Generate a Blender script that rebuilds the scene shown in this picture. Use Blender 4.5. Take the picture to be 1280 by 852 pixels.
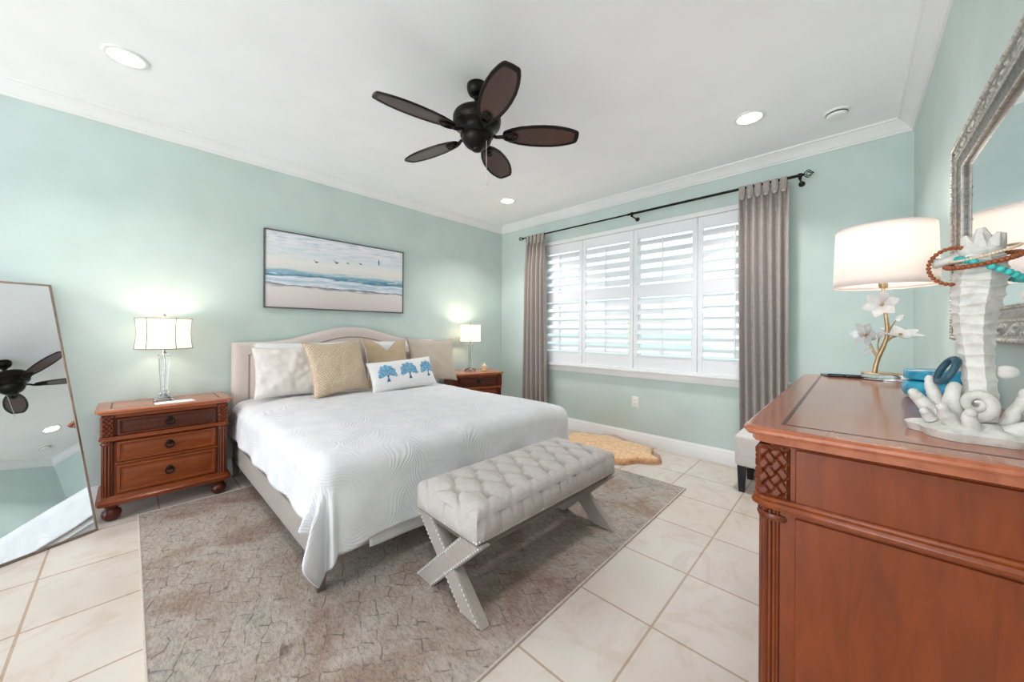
import bpy, bmesh, math, random
from mathutils import Vector, Matrix, noise

SC = bpy.context.scene
for o in list(bpy.data.objects):
    bpy.data.objects.remove(o, do_unlink=True)
COL = SC.collection
PI = math.pi
rnd = random.Random(7)

# ------------------------------------------------------------------ camera
F_PX, YAW, ROLL = 452.50, 0.76416, 0.00553
cam_d = bpy.data.cameras.new('camera')
cam = bpy.data.objects.new('camera', cam_d)
COL.objects.link(cam)
fw = Vector((-math.sin(YAW), math.cos(YAW), 0))
rt = Vector((math.cos(YAW), math.sin(YAW), 0))
up = Vector((0, 0, 1))
r2 = rt * math.cos(ROLL) + up * math.sin(ROLL)
u2 = up * math.cos(ROLL) - rt * math.sin(ROLL)
M = Matrix.Identity(4)
for i in range(3):
    M[i][0], M[i][1], M[i][2] = r2[i], u2[i], -fw[i]
M.translation = Vector((3.73512, -3.78172, 1.20815))
cam.matrix_world = M
cam_d.sensor_fit = 'HORIZONTAL'
cam_d.sensor_width = 36.0
cam_d.lens = 36.0 * F_PX / 1280.0
cam_d.shift_x = (640.0 - 633.741) / 1280.0
cam_d.shift_y = (413.124 - 426.0) / 1280.0
cam_d.clip_start = 0.05
SC.camera = cam

# ------------------------------------------------------------------ view, world, lights
SC.view_settings.view_transform = 'Standard'
SC.view_settings.look = 'None'
SC.view_settings.gamma = 1.0
SC.view_settings.exposure = 0.48
SC.view_settings.use_curve_mapping = False
SC.cycles.max_bounces = 12
SC.cycles.diffuse_bounces = 8
SC.cycles.glossy_bounces = 6
SC.cycles.transmission_bounces = 8
SC.cycles.sample_clamp_indirect = 6.0

W_ROOM, Y_FRONT, Z_CEIL = 4.034, -7.6, 2.71

world = bpy.data.worlds.new('world')
SC.world = world
world.use_nodes = True
wn = world.node_tree.nodes
wn['Background'].inputs['Color'].default_value = (0.80, 0.90, 1.0, 1)
wn['Background'].inputs['Strength'].default_value = 1.5


def area(name, loc, rot, sx, sy, power, color, spread=PI, portal=False):
    l = bpy.data.lights.new(name, 'AREA')
    l.shape = 'RECTANGLE'
    l.size, l.size_y = sx, sy
    l.energy = power
    l.color = color
    l.spread = spread
    l.cycles.is_portal = portal
    o = bpy.data.objects.new(name, l)
    o.location = loc
    o.rotation_euler = rot
    COL.objects.link(o)
    return o


# daylight through the shuttered window plus an added, unseen fill light behind the camera
area('window_portal', (2.02, 0.30, 1.57), (-PI / 2, 0, 0), 2.5, 1.5, 1, (1, 1, 1), portal=True)
area('rear_fill_light', (2.0, Y_FRONT - 0.06, 1.15), (PI / 2, 0, 0), 2.9, 2.2, 84, (0.93, 0.95, 1.0))

# ------------------------------------------------------------------ materials
def s2l(c):
    return tuple(((v / 255.0) / 12.92 if v / 255.0 <= 0.04045 else ((v / 255.0 + 0.055) / 1.055) ** 2.4) for v in c)


class Mat:
    """small helper around a node material"""
    def __init__(self, name, rgb=(200, 200, 200), rough=0.6, metal=0.0, spec=0.5):
        self.m = bpy.data.materials.new(name)
        self.m.use_nodes = True
        self.nt = self.m.node_tree
        self.b = self.nt.nodes['Principled BSDF']
        self.rgb = s2l(rgb)
        self.set('Base Color', (*self.rgb, 1))
        self.set('Roughness', rough)
        self.set('Metallic', metal)
        self.set('Specular IOR Level', spec)
        self._co = None

    def set(self, k, v):
        self.b.inputs[k].default_value = v
        return self

    def n(self, t, **kw):
        nd = self.nt.nodes.new(t)
        for k, v in kw.items():
            if k.startswith('i_'):
                nd.inputs[k[2:].replace('_', ' ')].default_value = v
            else:
                setattr(nd, k, v)
        return nd

    def l(self, a, b):
        self.nt.links.new(a, b)

    def coord(self, kind='Object', scale=(1, 1, 1), rot=(0, 0, 0)):
        tc = self.n('ShaderNodeTexCoord')
        mp = self.n('ShaderNodeMapping')
        mp.inputs['Scale'].default_value = scale
        mp.inputs['Rotation'].default_value = rot
        self.l(tc.outputs[kind], mp.inputs['Vector'])
        return mp.outputs['Vector']

    def noise(self, vec, scale, detail=3, rough=0.55, dist=0.0):
        nd = self.n('ShaderNodeTexNoise')
        nd.inputs['Scale'].default_value = scale
        nd.inputs['Detail'].default_value = detail
        nd.inputs['Roughness'].default_value = rough
        nd.inputs['Distortion'].default_value = dist
        self.l(vec, nd.inputs['Vector'])
        return nd.outputs['Fac']

    def ramp(self, fac, stops):
        nd = self.n('ShaderNodeValToRGB')
        el = nd.color_ramp.elements
        while len(el) < len(stops):
            el.new(0.5)
        for e, (p, c) in zip(el, stops):
            e.position = p
            e.color = (*s2l(c), 1) if len(c) == 3 else c
        self.l(fac, nd.inputs['Fac'])
        return nd.outputs['Color']

    def mix(self, fac, a, b, mode='MIX'):
        nd = self.n('ShaderNodeMix', data_type='RGBA', blend_type=mode)
        for s, v in ((nd.inputs[0], fac), (nd.inputs[6], a), (nd.inputs[7], b)):
            if hasattr(v, 'links'):
                self.l(v, s)
            elif isinstance(v, (int, float)):
                s.default_value = v
            else:
                s.default_value = (*s2l(v), 1)
        return nd.outputs[2]

    def math(self, op, a, b=None, c=None):
        nd = self.n('ShaderNodeMath', operation=op)
        for i, v in enumerate((a, b, c)):
            if v is None:
                continue
            if hasattr(v, 'links'):
                self.l(v, nd.inputs[i])
            else:
                nd.inputs[i].default_value = v
        return nd.outputs[0]

    def sep(self, vec):
        nd = self.n('ShaderNodeSeparateXYZ')
        self.l(vec, nd.inputs[0])
        return nd.outputs

    def col(self, sock):
        self.l(sock, self.b.inputs['Base Color'])
        return self

    def bump(self, h, strength=0.3, dist=0.01):
        nd = self.n('ShaderNodeBump')
        nd.inputs['Strength'].default_value = strength
        nd.inputs['Distance'].default_value = dist
        self.l(h, nd.inputs['Height'])
        self.l(nd.outputs['Normal'], self.b.inputs['Normal'])
        return self


def m_paint(name, rgb, rough=0.55, vary=4, bump=0.05):
    m = Mat(name, rgb, rough, spec=0.3)
    v = m.coord()
    f = m.noise(v, 3.0, 2)
    lo = tuple(max(0, c - vary) for c in rgb)
    hi = tuple(min(255, c + vary) for c in rgb)
    m.col(m.ramp(f, [(0.3, lo), (0.7, hi)]))
    m.bump(m.noise(v, 220, 2), bump, 0.002)
    return m.m


def m_fabric(name, rgb, rough=0.85, vary=8, scale=60, bump=0.25, sheen=0.2):
    m = Mat(name, rgb, rough, spec=0.2)
    v = m.coord()
    f = m.noise(v, scale, 3)
    lo = tuple(max(0, c - vary) for c in rgb)
    hi = tuple(min(255, c + vary) for c in rgb)
    m.col(m.ramp(f, [(0.3, lo), (0.7, hi)]))
    m.bump(m.noise(v, 320, 2), bump, 0.002)
    m.set('Sheen Weight', sheen)
    return m.m


def m_wood(name, dark, light, rough=0.3, grain=(1, 12, 12), scale=4.0, coat=0.08):
    m = Mat(name, light, rough)
    v = m.coord(scale=grain)
    f = m.noise(v, scale, 5, 0.6, 1.2)
    g = m.noise(m.coord(), 2.3, 2)
    c = m.ramp(f, [(0.28, dark), (0.72, light)])
    c2 = m.mix(m.math('MULTIPLY', g, 0.35), c, dark)
    m.col(c2)
    if 'polished' not in name and 'blade' not in name:
        m.bump(f, 0.04, 0.002)
    m.set('Specular IOR Level', .35)
    m.set('Coat Weight', coat)
    m.set('Coat Roughness', 0.12)
    return m.m


def m_metal(name, rgb, rough=0.3, metal=1.0):
    m = Mat(name, rgb, rough, metal)
    f = m.noise(m.coord(), 30, 3)
    lo = tuple(int(c * 0.85) for c in rgb)
    m.col(m.ramp(f, [(0.3, lo), (0.7, rgb)]))
    return m.m


MT = {}
MT['wall'] = m_paint('sage_wall_paint', (198, 213, 209))
MT['ceil'] = m_paint('white_ceiling_paint', (247, 247, 249), 0.7, 2)
MT['trim'] = m_paint('white_trim_paint', (236, 236, 236), 0.35, 2, 0.02)
MT['shutter'] = m_paint('white_shutter_paint', (238, 239, 241), 0.35, 2, 0.0)
MT['wood_x'] = m_wood('cherry_wood_along_x', (110, 48, 16), (142, 68, 25), grain=(1.2, 7, 7))
MT['wood_y'] = m_wood('cherry_wood_along_y', (110, 48, 16), (142, 68, 25), grain=(7, 1.2, 7))
MT['wood_z'] = m_wood('cherry_wood_along_z', (102, 43, 13), (134, 60, 20), grain=(7, 7, 1.2))
MT['wood_top'] = m_wood('polished_cherry_painted_sheen', (150, 78, 48), (186, 108, 72), 0.26, (7, 1.2, 7), coat=0.5)  # base made lighter and pinker to paint in reflections of wall and lamp
MT['wood_column'] = m_wood('deep_cherry_column', (84, 34, 12), (120, 54, 20), grain=(7, 7, 1.2))
MT['wood_dark'] = m_wood('dark_cherry', (62, 22, 10), (98, 42, 20), grain=(8, 8, 2))
MT['bronze'] = m_metal('oil_rubbed_bronze', (40, 37, 35), 0.38, 0.85)
MT['chrome'] = m_metal('polished_chrome', (215, 215, 218), 0.12)
MT['nickel'] = m_metal('nailhead_nickel', (236, 232, 228), 0.3, 0.6)
MT['gold'] = m_metal('brushed_gold', (206, 176, 136), 0.42)
MT['greige'] = m_fabric('greige_upholstery', (180, 173, 169), 0.6, 5, 90, 0.2, 0.1)
MT['taupe_linen'] = m_fabric('taupe_leg_linen', (158, 149, 142), 0.65, 5, 90, 0.2, 0.1)
MT['headboard'] = m_fabric('blush_beige_upholstery', (214, 200, 194), 0.8, 4, 70)
MT['white_cloth'] = m_fabric('white_cotton', (230, 228, 227), 0.9, 3, 40)
MT['sham'] = m_fabric('crinkled_white_linen', (216, 209, 203), 0.9, 7, 25)
MT['curtain'] = m_fabric('taupe_curtain_cloth', (166, 156, 150), 0.8, 8, 40, 0.2, 0.3)
MT['black'] = m_paint('black_lacquer', (26, 24, 24), 0.35, 4, 0)
MT['plastic'] = m_paint('white_plastic', (238, 237, 233), 0.35, 2, 0)
MT['taupe_frame'] = m_metal('champagne_mirror_frame', (150, 132, 118), 0.4, 0.6)
MT['dark_frame'] = m_paint('grey_picture_frame', (98, 95, 97), 0.5, 6, 0)
MT['cork'] = m_paint('tan_candle_wax', (218, 190, 150), 0.5, 8, 0)

_g = Mat('clear_glass', (255, 255, 255), 0.02)
_g.set('Transmission Weight', 1.0).set('IOR', 1.45)
_g.l(_g.ramp(_g.noise(_g.coord(), 4), [(0, (250, 253, 253)), (1, (255, 255, 255))]), _g.b.inputs['Base Color'])
MT['glass'] = _g.m
_p = Mat('crystal_petal', (250, 250, 250), 0.12)
_p.set('Transmission Weight', 0.5).set('IOR', 1.5)
_p.col(_p.ramp(_p.noise(_p.coord(), 60), [(0.3, (235, 238, 240)), (0.7, (255, 255, 255))]))
MT['crystal'] = _p.m


def m_window_glass():
    m = bpy.data.materials.new('window_glass')
    m.use_nodes = True
    nt = m.node_tree
    nt.nodes.clear()
    out = nt.nodes.new('ShaderNodeOutputMaterial')
    tr = nt.nodes.new('ShaderNodeBsdfTransparent')
    tr.inputs['Color'].default_value = (0.93, 0.97, 0.97, 1)
    gl = nt.nodes.new('ShaderNodeBsdfGlossy')
    gl.inputs['Roughness'].default_value = 0.02
    mx = nt.nodes.new('ShaderNodeMixShader')
    mx.inputs[0].default_value = 0.06
    nt.links.new(tr.outputs[0], mx.inputs[1])
    nt.links.new(gl.outputs[0], mx.inputs[2])
    nt.links.new(mx.outputs[0], out.inputs[0])
    return m


MT['pane'] = m_window_glass()


def m_mirror():
    m = Mat('silvered_mirror', (236, 242, 243), 0.01, 1.0)
    m.col(m.ramp(m.noise(m.coord(), 2), [(0, (234, 241, 243)), (1, (240, 245, 246))]))
    return m.m


MT['mirror'] = m_mirror()


def m_emit(name, rgb, strength):
    m = Mat(name, rgb)
    m.set('Emission Color', (*s2l(rgb), 1)).set('Emission Strength', strength)
    return m.m


MT['led'] = m_emit('lit_led_lens', (255, 248, 236), 6.0)
MT['bulb'] = m_emit('lit_bulb', (255, 232, 200), 8.0)


def m_shade(name, rgb, transl=0.5):
    m = bpy.data.materials.new(name)
    m.use_nodes = True
    nt = m.node_tree
    nt.nodes.clear()
    out = nt.nodes.new('ShaderNodeOutputMaterial')
    d = nt.nodes.new('ShaderNodeBsdfDiffuse')
    t = nt.nodes.new('ShaderNodeBsdfTranslucent')
    nz = nt.nodes.new('ShaderNodeTexNoise')
    nz.inputs['Scale'].default_value = 150
    tc = nt.nodes.new('ShaderNodeTexCoord')
    rp = nt.nodes.new('ShaderNodeValToRGB')
    rp.color_ramp.elements[0].color = (*[c * 0.95 for c in s2l(rgb)], 1)
    rp.color_ramp.elements[1].color = (*s2l(rgb), 1)
    nt.links.new(tc.outputs['Object'], nz.inputs['Vector'])
    nt.links.new(nz.outputs['Fac'], rp.inputs['Fac'])
    nt.links.new(rp.outputs['Color'], d.inputs['Color'])
    nt.links.new(rp.outputs['Color'], t.inputs['Color'])
    mx = nt.nodes.new('ShaderNodeMixShader')
    mx.inputs[0].default_value = transl
    nt.links.new(d.outputs[0], mx.inputs[1])
    nt.links.new(t.outputs[0], mx.inputs[2])
    nt.links.new(mx.outputs[0], out.inputs[0])
    return m


MT['shade'] = m_shade('white_lampshade_linen', (250, 244, 236), 0.5)
MT['shade_drum'] = m_shade('cream_drum_shade', (248, 242, 238), 0.35)


def m_tile():
    m = Mat('cream_stone_tile', (225, 214, 203), 0.22)
    tc = m.n('ShaderNodeTexCoord')
    mp = m.n('ShaderNodeMapping')
    mp.inputs['Location'].default_value = (-3.141 + 0.446 * 12, 1.852 + 0.446 * 12, 0)
    m.l(tc.outputs['Object'], mp.inputs['Vector'])
    v = mp.outputs['Vector']
    br = m.n('ShaderNodeTexBrick')
    br.offset = 0.0
    br.squash = 1.0
    br.inputs['Scale'].default_value = 1.0
    br.inputs['Brick Width'].default_value = 0.446
    br.inputs['Row Height'].default_value = 0.446
    br.inputs['Mortar Size'].default_value = 0.0055
    br.inputs['Mortar Smooth'].default_value = 0.3
    br.inputs['Bias'].default_value = 0.0
    br.inputs['Color1'].default_value = (*s2l((212, 204, 198)), 1)
    br.inputs['Color2'].default_value = (*s2l((219, 211, 204)), 1)
    br.inputs['Mortar'].default_value = (*s2l((184, 164, 146)), 1)
    m.l(v, br.inputs['Vector'])
    vein = m.noise(m.coord(scale=(1.4, 1, 1), rot=(0, 0, 0.6)), 3.2, 6, 0.65, 1.8)
    c1 = m.ramp(vein, [(0.38, (228, 212, 198)), (0.5, (255, 255, 255)), (1.0, (255, 255, 255))])
    c = m.mix(0.32, br.outputs['Color'], c1, 'MULTIPLY')
    cloud = m.ramp(m.noise(m.coord(), 1.1, 3), [(0.3, (236, 228, 222)), (0.7, (255, 253, 250))])
    m.col(m.mix(1.0, c, cloud, 'MULTIPLY'))
    m.bump(m.math('SUBTRACT', 1.0, br.outputs['Fac']), 0.4, 0.002)
    return m.m


MT['tile'] = m_tile()


def m_rug():
    m = Mat('distressed_trellis_rug', (180, 168, 158), 0.95, spec=0.1)
    warp = m.n('ShaderNodeTexNoise')
    warp.inputs['Scale'].default_value = 7.0
    warp.inputs['Detail'].default_value = 2
    base = m.coord(scale=(1, 1.35, 1), rot=(0, 0, 0.5))
    m.l(base, warp.inputs['Vector'])
    add = m.n('ShaderNodeMix', data_type='VECTOR')
    add.inputs[0].default_value = 0.05
    m.l(base, add.inputs[4])
    m.l(warp.outputs['Color'], add.inputs[5])
    vo = m.n('ShaderNodeTexVoronoi', feature='DISTANCE_TO_EDGE')
    vo.inputs['Scale'].default_value = 12.0
    vo.inputs['Randomness'].default_value = 0.32
    m.l(add.outputs[1], vo.inputs['Vector'])
    line = m.ramp(vo.outputs['Distance'], [(0.0, (255, 255, 255)), (0.06, (0, 0, 0))])
    mask = m.ramp(m.noise(m.coord(), 16, 4, 0.65), [(0.46, (0, 0, 0)), (0.60, (255, 255, 255))])
    lm = m.mix(1.0, line, mask, 'MULTIPLY')
    patch = m.ramp(m.noise(m.coord(), 2.6, 5, 0.6, 0.6),
                   [(0.30, (158, 152, 149)), (0.45, (178, 168, 159)), (0.56, (165, 150, 140)), (0.66, (152, 130, 121)), (0.8, (140, 132, 130))])
    fine = m.ramp(m.noise(m.coord(scale=(1, 2.2, 1), rot=(0, 0, 0.5)), 46, 5, 0.7), [(0.32, (182, 176, 171)), (0.58, (255, 253, 250))])
    c = m.mix(0.75, patch, fine, 'MULTIPLY')
    c = m.mix(m.math('MULTIPLY', m.sep(lm)[0], 0.8), c, (88, 80, 78))
    m.col(c)
    h = m.math('SUBTRACT', m.noise(m.coord(), 160, 3), m.math('MULTIPLY', m.sep(lm)[0], 0.7))
    m.bump(h, 0.6, 0.004)
    return m.m


MT['rug'] = m_rug()
MT['rug_edge'] = m_fabric('rug_binding', (188, 176, 166), 0.95, 8, 60)


def m_bedspread():
    m = Mat('white_feather_matelasse', (240, 239, 239), 0.9, spec=0.2)
    tc = m.n('ShaderNodeTexCoord')
    u, v, _ = m.sep(tc.outputs['UV'])
    # feather / palm frond ridges: chevrons in broad bands that curve
    wob = m.noise(m.coord('UV', (1.2, 1.2, 1)), 1.6, 2)
    vv = m.math('ADD', v, m.math('MULTIPLY', wob, 0.9))
    w = 0.42
    fr = m.math('FRACT', m.math('DIVIDE', vv, w))
    tri = m.math('ABSOLUTE', m.math('SUBTRACT', fr, 0.5))
    ph = m.math('ADD', m.math('MULTIPLY', u, 31.0), m.math('MULTIPLY', tri, 15.0))
    rid = m.math('SINE', m.math('MULTIPLY', ph, 6.283 * 1.0))
    spine = m.math('MULTIPLY', m.math('SMOOTH_MIN', tri, 0.05, 0.03), 14.0)
    amp = m.ramp(m.noise(m.coord('UV'), 2.1, 2), [(0.42, (40, 40, 40)), (0.62, (255, 255, 255))])
    h = m.math('MULTIPLY', m.math('ADD', rid, spine), m.sep(amp)[0])
    h2 = m.math('ADD', h, m.math('MULTIPLY', m.noise(m.coord('UV'), 130, 2), 0.7))
    m.col(m.ramp(m.noise(m.coord('UV'), 9, 3), [(0.3, (212, 211, 214)), (0.7, (221, 220, 222))]))
    m.bump(h2, 0.42, 0.0035)
    return m.m


MT['spread'] = m_bedspread()


def m_quilt(name, rgb, k=44.0):
    m = Mat(name, rgb, 0.85, spec=0.2)
    x, y, z = m.sep(m.coord('UV'))
    a = m.math('SINE', m.math('MULTIPLY', m.math('ADD', x, y), k * 3.1416))
    b = m.math('SINE', m.math('MULTIPLY', m.math('SUBTRACT', x, y), k * 3.1416))
    h = m.math('MULTIPLY', m.math('ABSOLUTE', a), m.math('ABSOLUTE', b))
    lo = tuple(max(0, c - 38) for c in rgb)
    m.col(m.ramp(h, [(0.0, lo), (0.35, rgb)]))
    m.bump(h, 0.8, 0.008)
    m.set('Sheen Weight', 0.2)
    return m.m


MT['quilt_beige'] = m_quilt('beige_diamond_quilting', (228, 204, 178))
MT['quilt_gold'] = m_quilt('honey_diamond_quilting', (222, 196, 164), 48)
MT['quilt_taupe'] = m_quilt('taupe_diamond_quilting', (214, 200, 184), 48)
MT['blue_print'] = m_fabric('blue_coral_print', (112, 160, 190), 0.9, 30, 55, 0.1, 0.0)
MT['navy_print'] = m_fabric('deep_blue_print', (62, 104, 140), 0.9, 16, 55, 0.1, 0.0)
MT['tan_wool'] = m_fabric('tan_sheepskin_wool', (226, 184, 140), 0.95, 18, 35, 0.5, 0.5)
MT['tan_wool_edge'] = m_fabric('amber_sheepskin_edge', (206, 146, 100), 0.95, 18, 35, 0.5, 0.5)
MT['turq_glass'] = Mat('turquoise_glaze', (40, 150, 190), 0.12)
MT['turq_glass'].col(MT['turq_glass'].ramp(MT['turq_glass'].noise(MT['turq_glass'].coord(), 25, 3), [(0.3, (18, 120, 165)), (0.7, (60, 178, 208))]))
MT['turq_glass'] = MT['turq_glass'].m
MT['teal_dark'] = m_paint('dark_teal_glaze', (44, 78, 92), 0.3, 14, 0)
MT['bead_brown'] = m_wood('brown_wood_beads', (120, 58, 28), (178, 100, 56), 0.35, (40, 40, 40), 2)
MT['bead_turq'] = m_paint('turquoise_beads', (52, 170, 165), 0.3, 24, 0)
MT['bead_cream'] = m_paint('cream_beads', (214, 190, 160), 0.4, 16, 0)
MT['lawn'] = m_paint('lawn_grass', (150, 172, 120), 0.9, 30, 0.3)
MT['hedge'] = m_paint('hedge_leaves', (110, 150, 90), 0.9, 35, 0.3)


def m_ceramic():
    m = Mat('matte_white_resin', (226, 222, 214), 0.6)
    f = m.noise(m.coord(), 45, 4, 0.6)
    m.col(m.ramp(f, [(0.3, (190, 188, 181)), (0.6, (216, 213, 206))]))
    m.bump(m.noise(m.coord(), 120, 3), 0.25, 0.003)
    return m.m


MT['ceramic'] = m_ceramic()


def m_silver_carved():
    m = Mat('antique_silver_leaf', (190, 186, 178), 0.38, 0.55)
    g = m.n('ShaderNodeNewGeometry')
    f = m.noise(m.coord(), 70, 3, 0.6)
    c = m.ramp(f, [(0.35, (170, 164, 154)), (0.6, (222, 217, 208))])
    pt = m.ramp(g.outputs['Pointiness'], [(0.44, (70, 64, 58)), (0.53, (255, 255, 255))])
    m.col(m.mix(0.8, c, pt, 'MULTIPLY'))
    return m.m


MT['silver'] = m_silver_carved()


def m_seascape():
    """coordinates: x = 0..1 along the picture, y = 0..1 upwards (UV)"""
    m = Mat('seascape_print', (230, 228, 225), 0.7, spec=0.2)
    x, y, z = m.sep(m.coord('UV'))
    nz = m.noise(m.coord('UV', (2.4, 9, 1)), 2.0, 5, 0.6, 0.6)
    nz2 = m.noise(m.coord('UV', (5, 22, 1)), 1.6, 4, 0.6, 0.4)
    yy = m.math('ADD', y, m.math('MULTIPLY', m.math('SUBTRACT', nz, 0.5), 0.14))
    yy = m.math('ADD', yy, m.math('MULTIPLY', m.math('SUBTRACT', x, 0.5), 0.0))
    c = m.ramp(yy, [(0.0, (212, 200, 200)), (0.20, (226, 216, 213)), (0.27, (228, 220, 218)), (0.295, (110, 116, 130)), (0.315, (236, 236, 240)),
                    (0.36, (168, 196, 214)), (0.405, (236, 238, 242)), (0.43, (84, 132, 158)), (0.465, (120, 168, 190)), (0.50, (180, 200, 208)), (0.525, (228, 227, 224)),
                    (0.62, (238, 235, 230)), (0.74, (230, 233, 236)), (0.88, (238, 236, 240))])
    sky = m.ramp(nz2, [(0.45, (255, 255, 255)), (0.72, (176, 208, 222))])
    upmask = m.ramp(y, [(0.60, (0, 0, 0)), (0.95, (255, 255, 255))])
    c = m.mix(m.math('MULTIPLY', m.sep(upmask)[0], 0.9), c, m.mix(1.0, c, sky, 'MULTIPLY'))
    foam = m.ramp(nz2, [(0.55, (0, 0, 0)), (0.64, (255, 255, 255))])
    band = m.ramp(y, [(0.24, (0, 0, 0)), (0.32, (255, 255, 255)), (0.50, (255, 255, 255)), (0.55, (0, 0, 0))])
    c = m.mix(m.math('MULTIPLY', m.math('MULTIPLY', m.sep(foam)[0], m.sep(band)[0]), 0.7), c, (240, 240, 243))
    m.col(c)
    return m.m


MT['seascape'] = m_seascape()


# ------------------------------------------------------------------ mesh helpers
class MB:
    def __init__(self):
        self.bm = bmesh.new()
        self.uvl = None

    def box(self, x0, x1, y0, y1, z0, z1, bev=0.0, seg=2, mat=None):
        tmp = bmesh.new()
        bmesh.ops.create_cube(tmp, size=1.0)
        for v in tmp.verts:
            v.co = Vector(((x0 + x1) / 2 + v.co.x * (x1 - x0), (y0 + y1) / 2 + v.co.y * (y1 - y0), (z0 + z1) / 2 + v.co.z * (z1 - z0)))
        if bev > 0:
            bmesh.ops.bevel(tmp, geom=list(tmp.edges), offset=bev, segments=seg, affect='EDGES', profile=0.5)
        self._merge(tmp, mat)
        return self

    def _merge(self, tmp, mat=None):
        if mat is not None:
            bmesh.ops.transform(tmp, matrix=mat, verts=tmp.verts)
        vm = {v: self.bm.verts.new(v.co) for v in tmp.verts}
        for f in tmp.faces:
            try:
                self.bm.faces.new([vm[v] for v in f.verts])
            except ValueError:
                pass
        tmp.free()

    def lathe(self, prof, c=(0, 0, 0), n=24, mat=None, cap=True, ripple=None):
        tmp = bmesh.new()
        rings = []
        for (r, z) in prof:
            ring = []
            for i in range(n):
                a = 2 * PI * i / n
                rr = r * (ripple(a, z) if ripple else 1.0)
                ring.append(tmp.verts.new((c[0] + rr * math.cos(a), c[1] + rr * math.sin(a), c[2] + z)))
            rings.append(ring)
        for a, b in zip(rings[:-1], rings[1:]):
            for i in range(n):
                j = (i + 1) % n
                tmp.faces.new((a[i], a[j], b[j], b[i]))
        if cap:
            tmp.faces.new(list(reversed(rings[0])))
            tmp.faces.new(rings[-1])
        self._merge(tmp, mat)
        return self

    def tube(self, pts, rad, n=8, closed=False, cap=True, flat=1.0):
        pts = [Vector(p) for p in pts]
        N = len(pts)
        rs = rad if isinstance(rad, (list, tuple)) else [rad] * N
        rings = []
        prev = None
        for i, p in enumerate(pts):
            if closed:
                t = (pts[(i + 1) % N] - pts[i - 1]).normalized()
            else:
                t = (pts[min(i + 1, N - 1)] - pts[max(i - 1, 0)]).normalized()
            if prev is None:
                a = Vector((0, 0, 1)) if abs(t.z) < 0.9 else Vector((1, 0, 0))
                u = t.cross(a).normalized()
            else:
                u = (prev - t * prev.dot(t)).normalized()
            prev = u
            w = t.cross(u)
            rings.append([self.bm.verts.new(p + u * (rs[i] * math.cos(2 * PI * k / n)) + w * (rs[i] * flat * math.sin(2 * PI * k / n))) for k in range(n)])
        R = N if closed else N - 1
        for i in range(R):
            a, b = rings[i], rings[(i + 1) % N]
            for k in range(n):
                j = (k + 1) % n
                self.bm.faces.new((a[k], a[j], b[j], b[k]))
        if cap and not closed:
            self.bm.faces.new(list(reversed(rings[0])))
            self.bm.faces.new(rings[-1])
        return self

    def ball(self, c, r, n=10, m=7, mat=None):
        if isinstance(r, (int, float)):
            r = (r, r, r)
        tmp = bmesh.new()
        bmesh.ops.create_uvsphere(tmp, u_segments=n, v_segments=m, radius=1.0)
        for v in tmp.verts:
            v.co = Vector((v.co.x * r[0], v.co.y * r[1], v.co.z * r[2]))
        T = Matrix.Translation(Vector(c))
        self._merge(tmp, T @ mat if mat is not None else T)
        return self

    def grid(self, fn, nu, nv, cu=False, cv=False, uvfn=None):
        if uvfn and self.uvl is None:
            self.uvl = self.bm.loops.layers.uv.new('UVMap')
        vs = [[self.bm.verts.new(fn(i / nu, j / nv)) for j in range(nv if cv else nv + 1)] for i in range(nu if cu else nu + 1)]
        for i in range(nu):
            for j in range(nv):
                i2 = (i + 1) % nu if cu else i + 1
                j2 = (j + 1) % nv if cv else j + 1
                f = self.bm.faces.new((vs[i][j], vs[i2][j], vs[i2][j2], vs[i][j2]))
                if uvfn:
                    for lp, (a, b) in zip(f.loops, ((i, j), (i + 1, j), (i + 1, j + 1), (i, j + 1))):
                        lp[self.uvl].uv = uvfn(a / nu, b / nv)
        return self

    def prism(self, poly, t0, t1, mat=None):
        """polygon in local XY, extruded from z=t0 to z=t1"""
        tmp = bmesh.new()
        a = [tmp.verts.new((x, y, t0)) for x, y in poly]
        b = [tmp.verts.new((x, y, t1)) for x, y in poly]
        n = len(poly)
        tmp.faces.new(list(reversed(a)))
        tmp.faces.new(b)
        for i in range(n):
            j = (i + 1) % n
            tmp.faces.new((a[i], a[j], b[j], b[i]))
        self._merge(tmp, mat)
        return self

    def sweep_rect(self, w, h, prof, mat=None, n=1, warp=None, m=1):
        """mitred rectangular ring in local XY (centred), prof = [(inset, z)] from outer edge inwards"""
        tmp = bmesh.new()
        cs = [(-1, -1), (1, -1), (1, 1), (-1, 1)]
        rings = []
        for (d, z) in prof:
            ring = []
            for k in range(4):
                (ax, ay), (bx, by) = cs[k], cs[(k + 1) % 4]
                A = Vector((ax * (w / 2 - d), ay * (h / 2 - d), z))
                B = Vector((bx * (w / 2 - d), by * (h / 2 - d), z))
                for q in range(n):
                    p = A.lerp(B, q / n)
                    ring.append(tmp.verts.new(p))
            rings.append(ring)
        L = len(rings[0])
        for a, b in zip(rings[:-1], rings[1:]):
            for i in range(L):
                j = (i + 1) % L
                tmp.faces.new((a[i], a[j], b[j], b[i]))
        self._merge(tmp, mat)
        return self

    def build(self, name, mat, parent=None, smooth=40, loc=None, rot=None, flip=False):
        bm = self.bm
        bmesh.ops.recalc_face_normals(bm, faces=bm.faces)
        if smooth:
            lim = math.radians(smooth)
            for f in bm.faces:
                f.smooth = True
            for e in bm.edges:
                if len(e.link_faces) == 2 and e.calc_face_angle(0) > lim:
                    e.smooth = False
        me = bpy.data.meshes.new(name)
        bm.to_mesh(me)
        bm.free()
        o = bpy.data.objects.new(name, me)
        me.materials.append(MT[mat] if isinstance(mat, str) else mat)
        COL.objects.link(o)
        if parent:
            o.parent = parent
        if loc:
            o.location = loc
        if rot:
            o.rotation_euler = rot
        return o


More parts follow.
